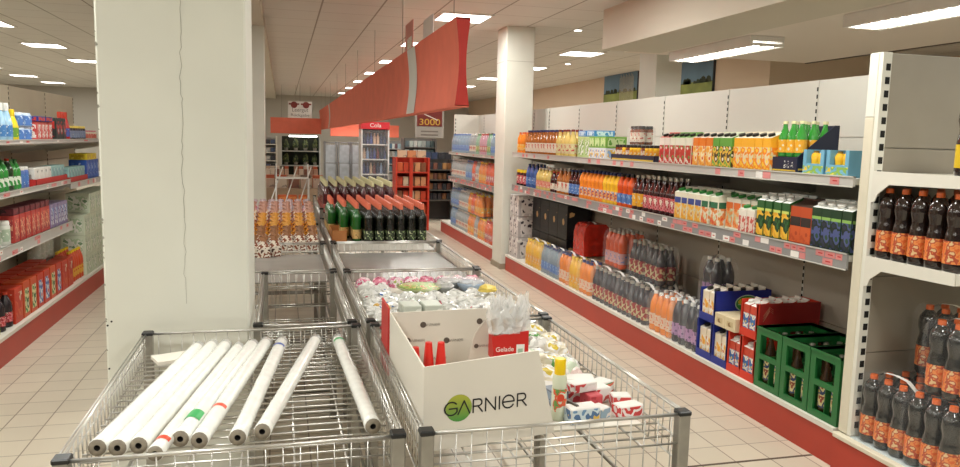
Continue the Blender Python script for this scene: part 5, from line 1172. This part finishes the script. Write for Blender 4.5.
# drinks fridge
dkm = C_('fridge_dark', '24262E', .5); whm = C_('fridge_white', 'D0D0CE', .35)
shelf_block('drinks_fridge', 'tall white drinks fridge with red header and glass door, far down the aisle', 'fridge', 1.50, 2.06, 15.0, .30, 1.78, .5, 5, whm, dkm, C_('fridge_red', 'B8202A', .4, emit=('B8202A', .15)))
fr_ = [o for o in D.objects if o.name.startswith('drinks_fridge')][0]
text_mb('Cola', .11, Matrix.Translation((0, -.022, 1.85)) @ Matrix.Rotation(PI/2, 4, 'X'), C_('header_white', 'E4E0DC', .4),   .0005, .22).build('header_lettering', fr_)
m = MB(); m.box(-.25, -.012, .2, .25, -.008, 1.76, film_mat('fridge_glass', .05)); m.build('glass_door', fr_)
m = MB(); m.tube([(.26, -.02, .8), (.26, -.02, 1.3)], .012, whm, 6); m.build('door_handle', fr_)
stock(1.54, 2.02, 15.15, [.30+.296*k for k in range(5)], 7, .22, ['2A3A6A', '3A4A8A', 'C8A890', '6A2A2A', '2A3A5A', '8AA0C0', '26304A'], 'drink_bottle', 'tall fridge', 'drink bottles in the fridge', 'lathe', 3)
# shelves right of the fridge
gr = C_('far_shelf_grey', 'A8A49C', .5)
shelf_block('wall_shelf', 'grey shelf unit with many small packs, right of the drinks fridge', 'shelving', 2.24, 2.76, 17.0, .35, 1.55, .35, 7, gr, C_('far_back', '7A7672', .6))
stock(2.28, 2.72, 17.1, [.35+.171*k for k in range(7)], 7, .11, ['7A9AA0', '4A6A80', 'C0C4C0', '6A4A50', '8AA8B0', 'B8B4A8'], 'small_pack', 'grey unit by the fridge', 'small packs by the fridge', 'box', 5)
shelf_block('wall_shelf', 'dark shelf unit with white tops, behind the red rack', 'shelving', 2.50, 3.22, 16.0, .5, 1.62, .35, 6, C_('dark_frame', '5A5652', .5), C_('far_back', '7A7672', .6))
stock(2.54, 3.18, 16.1, [.5+.187*k for k in range(6)], 7, .13, ['D0D4D0', '6A7A80', 'C0CCC8', '3A4A4A', 'A8B0AC'], 'white_pack', 'dark unit behind the red rack', 'white packs in the dark unit', 'box', 6)
# red rack
shelf_block('promotion_rack', 'bright red display rack with snacks, standing in the aisle', 'display rack', 1.90, 2.50, 13.0, .28, 1.28, .4, 4, C_('rack_red', 'C8381E', .45), C_('rack_red_back', 'B03018', .5))
pr = [o for o in D.objects if o.name.startswith('promotion_rack')][0]
m = MB(); m.box(-.06, -.01, .0, .0, .0, 1.28, C_('rack_red', 'C8381E', .45)); m.build('centre_post', pr)
stock(1.94, 2.46, 13.15, [.28+.25*k for k in range(4)], 5, .16, ['D8A070', 'C84A2A', 'D8C8A8', '8A5A3A', 'D86A3A'], 'snack_pack', 'red rack', 'snack packs in the red rack', 'box', 8)
stock(1.94, 2.46, 13.15, [1.281], 3, .12, ['E0C0A0', 'D89060'], 'snack_pack', 'row on top of the red rack', 'snack packs on top of the red rack', 'box', 9)
# dark low rack right of it
shelf_block('bread_rack', 'dark low rack with brown and black goods, right of the red rack', 'display rack', 2.66, 3.30, 14.5, .42, 1.22, .45, 4, C_('dark_steel', '4A4640', .5), C_('dark_back', '3E3A36', .6))
stock(2.70, 3.26, 14.7, [.42+.2*k for k in range(4)], 6, .12, ['8A5A2E', '2A2C34', 'A87A48', '3A3438', '7A4A3A'], 'dark_pack', 'dark low rack', 'dark packs in the low rack', 'box', 10)
stock(2.70, 3.26, 14.7, [1.2205], 4, .13, ['2A3A5A', '24262E'], 'dark_pack', 'row on top of the low rack', 'dark packs on top of the low rack', 'box', 11)
# roll cages
for i, x in enumerate((1.10, 1.42, 1.72)):
    r = thing('roll_cage', 'grey wire roll cage left of the fridge, %s' % ['leftmost', 'middle', 'rightmost'][i], 'roll cage', (x, 18.0, 0)); a = .135; m = MB(); cg = C_('cage_grey', '8C8C8E', .4, metal=.5)
    for s in (-a, a):
        for y in (0, .5): m.tube([(s, y, .05), (s, y, 1.5)], .012, cg, 5)
    for z in (.2, .6, 1.0, 1.48): m.tube([(-a, 0, z), (a, 0, z), (a, .5, z), (-a, .5, z)], .007, cg, 4, True)
    for k in range(5): xx = -a+2*a*(k+1)/6; m.tube([(xx, .5, .2), (xx, .5, 1.48)], .004, cg, 4)
    m.build('wire_frame', r); m = MB(); m.box(-a, 0, .15, a, .5, .19, cg); m.build('platform', r)
    m = MB()
    for s in (-a+.02, a-.02):
        for y in (.04, .46): m.lathe([(.04, -.015), (.04, .015)], blackp, 8, M=Matrix.Translation((s, y, .04)) @ Matrix.Rotation(PI/2, 4, 'Y'))
    m.build('castors', r)
    m = MB(); m.box(-a+.02, .06, .195, a-.02, .46, 1.42, C_('grey_wrapped_load', 'B4B8BE', .4, noise=.2)); tag(m.build('wrapped_load', None, (x, 18.0, 0)), 'pale wrapped load inside the %s roll cage' % ['leftmost', 'middle', 'rightmost'][i], 'wrapped goods')
# white slim shelf column and the dark green corner with plants
shelf_block('slim_shelf', 'slim white shelf column at the far left end', 'shelving', -.42, -.12, 17.6, .5, 1.60, .3, 6, creamw, C_('pale_back', 'B8B4AC', .6))
stock(-.38, -.16, 17.7, [.5+.183*k for k in range(6)], 2, .10, ['3A3C44', 'C8C8C4', '4A5A7A', '2E3034'], 'dark_item', 'slim white column', 'items in the slim column', 'box', 12)
shelf_block('plant_stand', 'dark stand with white frame full of green plants at the far end', 'plant stand', -.05, .98, 20.5, .45, 1.60, .5, 3, C_('pale_frame', 'B8B8B2', .4), C_('dark_green_back', '2E3428', .7))
ps = [o for o in D.objects if o.name.startswith('plant_stand')][0]
m = MB(); m.box(-.3, -.03, 1.585, .42, .02, 1.625, glow); m.build('light_bar', ps)
lf = printed('leaf_green', ['3E4A26', '2A3620', '5A6234', '20281A'], 12, .6); pot = C_('grey_pot', '8A8478', .6)
for l in range(3):
    for i in range(4):
        r = thing('potted_plant', 'potted green plant on the dark stand, %s shelf, %s from left' % (['bottom', 'middle', 'top'][l], ORD[i] if i else 'first'), 'plant', (.09+.25*i, 20.68, .4505+.3835*l), 0, 'potted plants on the dark stand')
        m = MB(); m.lathe([(.04, 0), (.055, .09)], pot, 8); m.build('pot', r); m = crumple(1200+l*4+i, .075, .065, .17, lf, 9, 6, .6); m.v = [(a, b, c+.08) for a, b, c in m.v]; m.build('foliage', r)
# goods tables between the wine baskets and the far hall
low = C_('beige_crate', 'A89078', .6)
for i, (x0, x1, y, z, c) in enumerate(((-.30, .12, 13.2, 1.0, 'C8A890'), (.16, .6, 13.2, 1.0, 'B8907A'), (-.30, .6, 11.2, .95, 'C0A898'))):
    lb = ['left box of small goods beyond the wire rack', 'right box of small goods beyond the wire rack', 'wide box of small goods nearest behind the wire rack'][i]
    r = thing('goods_bin', lb, 'goods bin', ((x0+x1)/2, y, 0)); a = (x1-x0)/2; m = MB(); m.box(-a, -.3, .25, a, .3, z-.08, low); m.build('bin', r)
    for sx in (-1, 1):
        for sy in (-1, 1): m = MB(); m.box(sx*(a-.03)-.02, sy*.27-.02, 0, sx*(a-.03)+.02, sy*.27+.02, .25, steel); m.build('leg', r)
    stock(x0+.02, x1-.02, y-.15, [z-.08], 5, .13, [c, 'D8C8B8', '8A5A4A', 'D8B070'], 'boxed_item', ['left bin', 'right bin', 'wide bin'][i]+' front row', lb, 'box', 30+i)
    stock(x0+.02, x1-.02, y+.1, [z-.08], 5, .17, [c, 'C86A4A', 'D8C8B8', '7A6A5A'], 'boxed_item', ['left bin', 'right bin', 'wide bin'][i]+' back row', lb, 'box', 40+i)
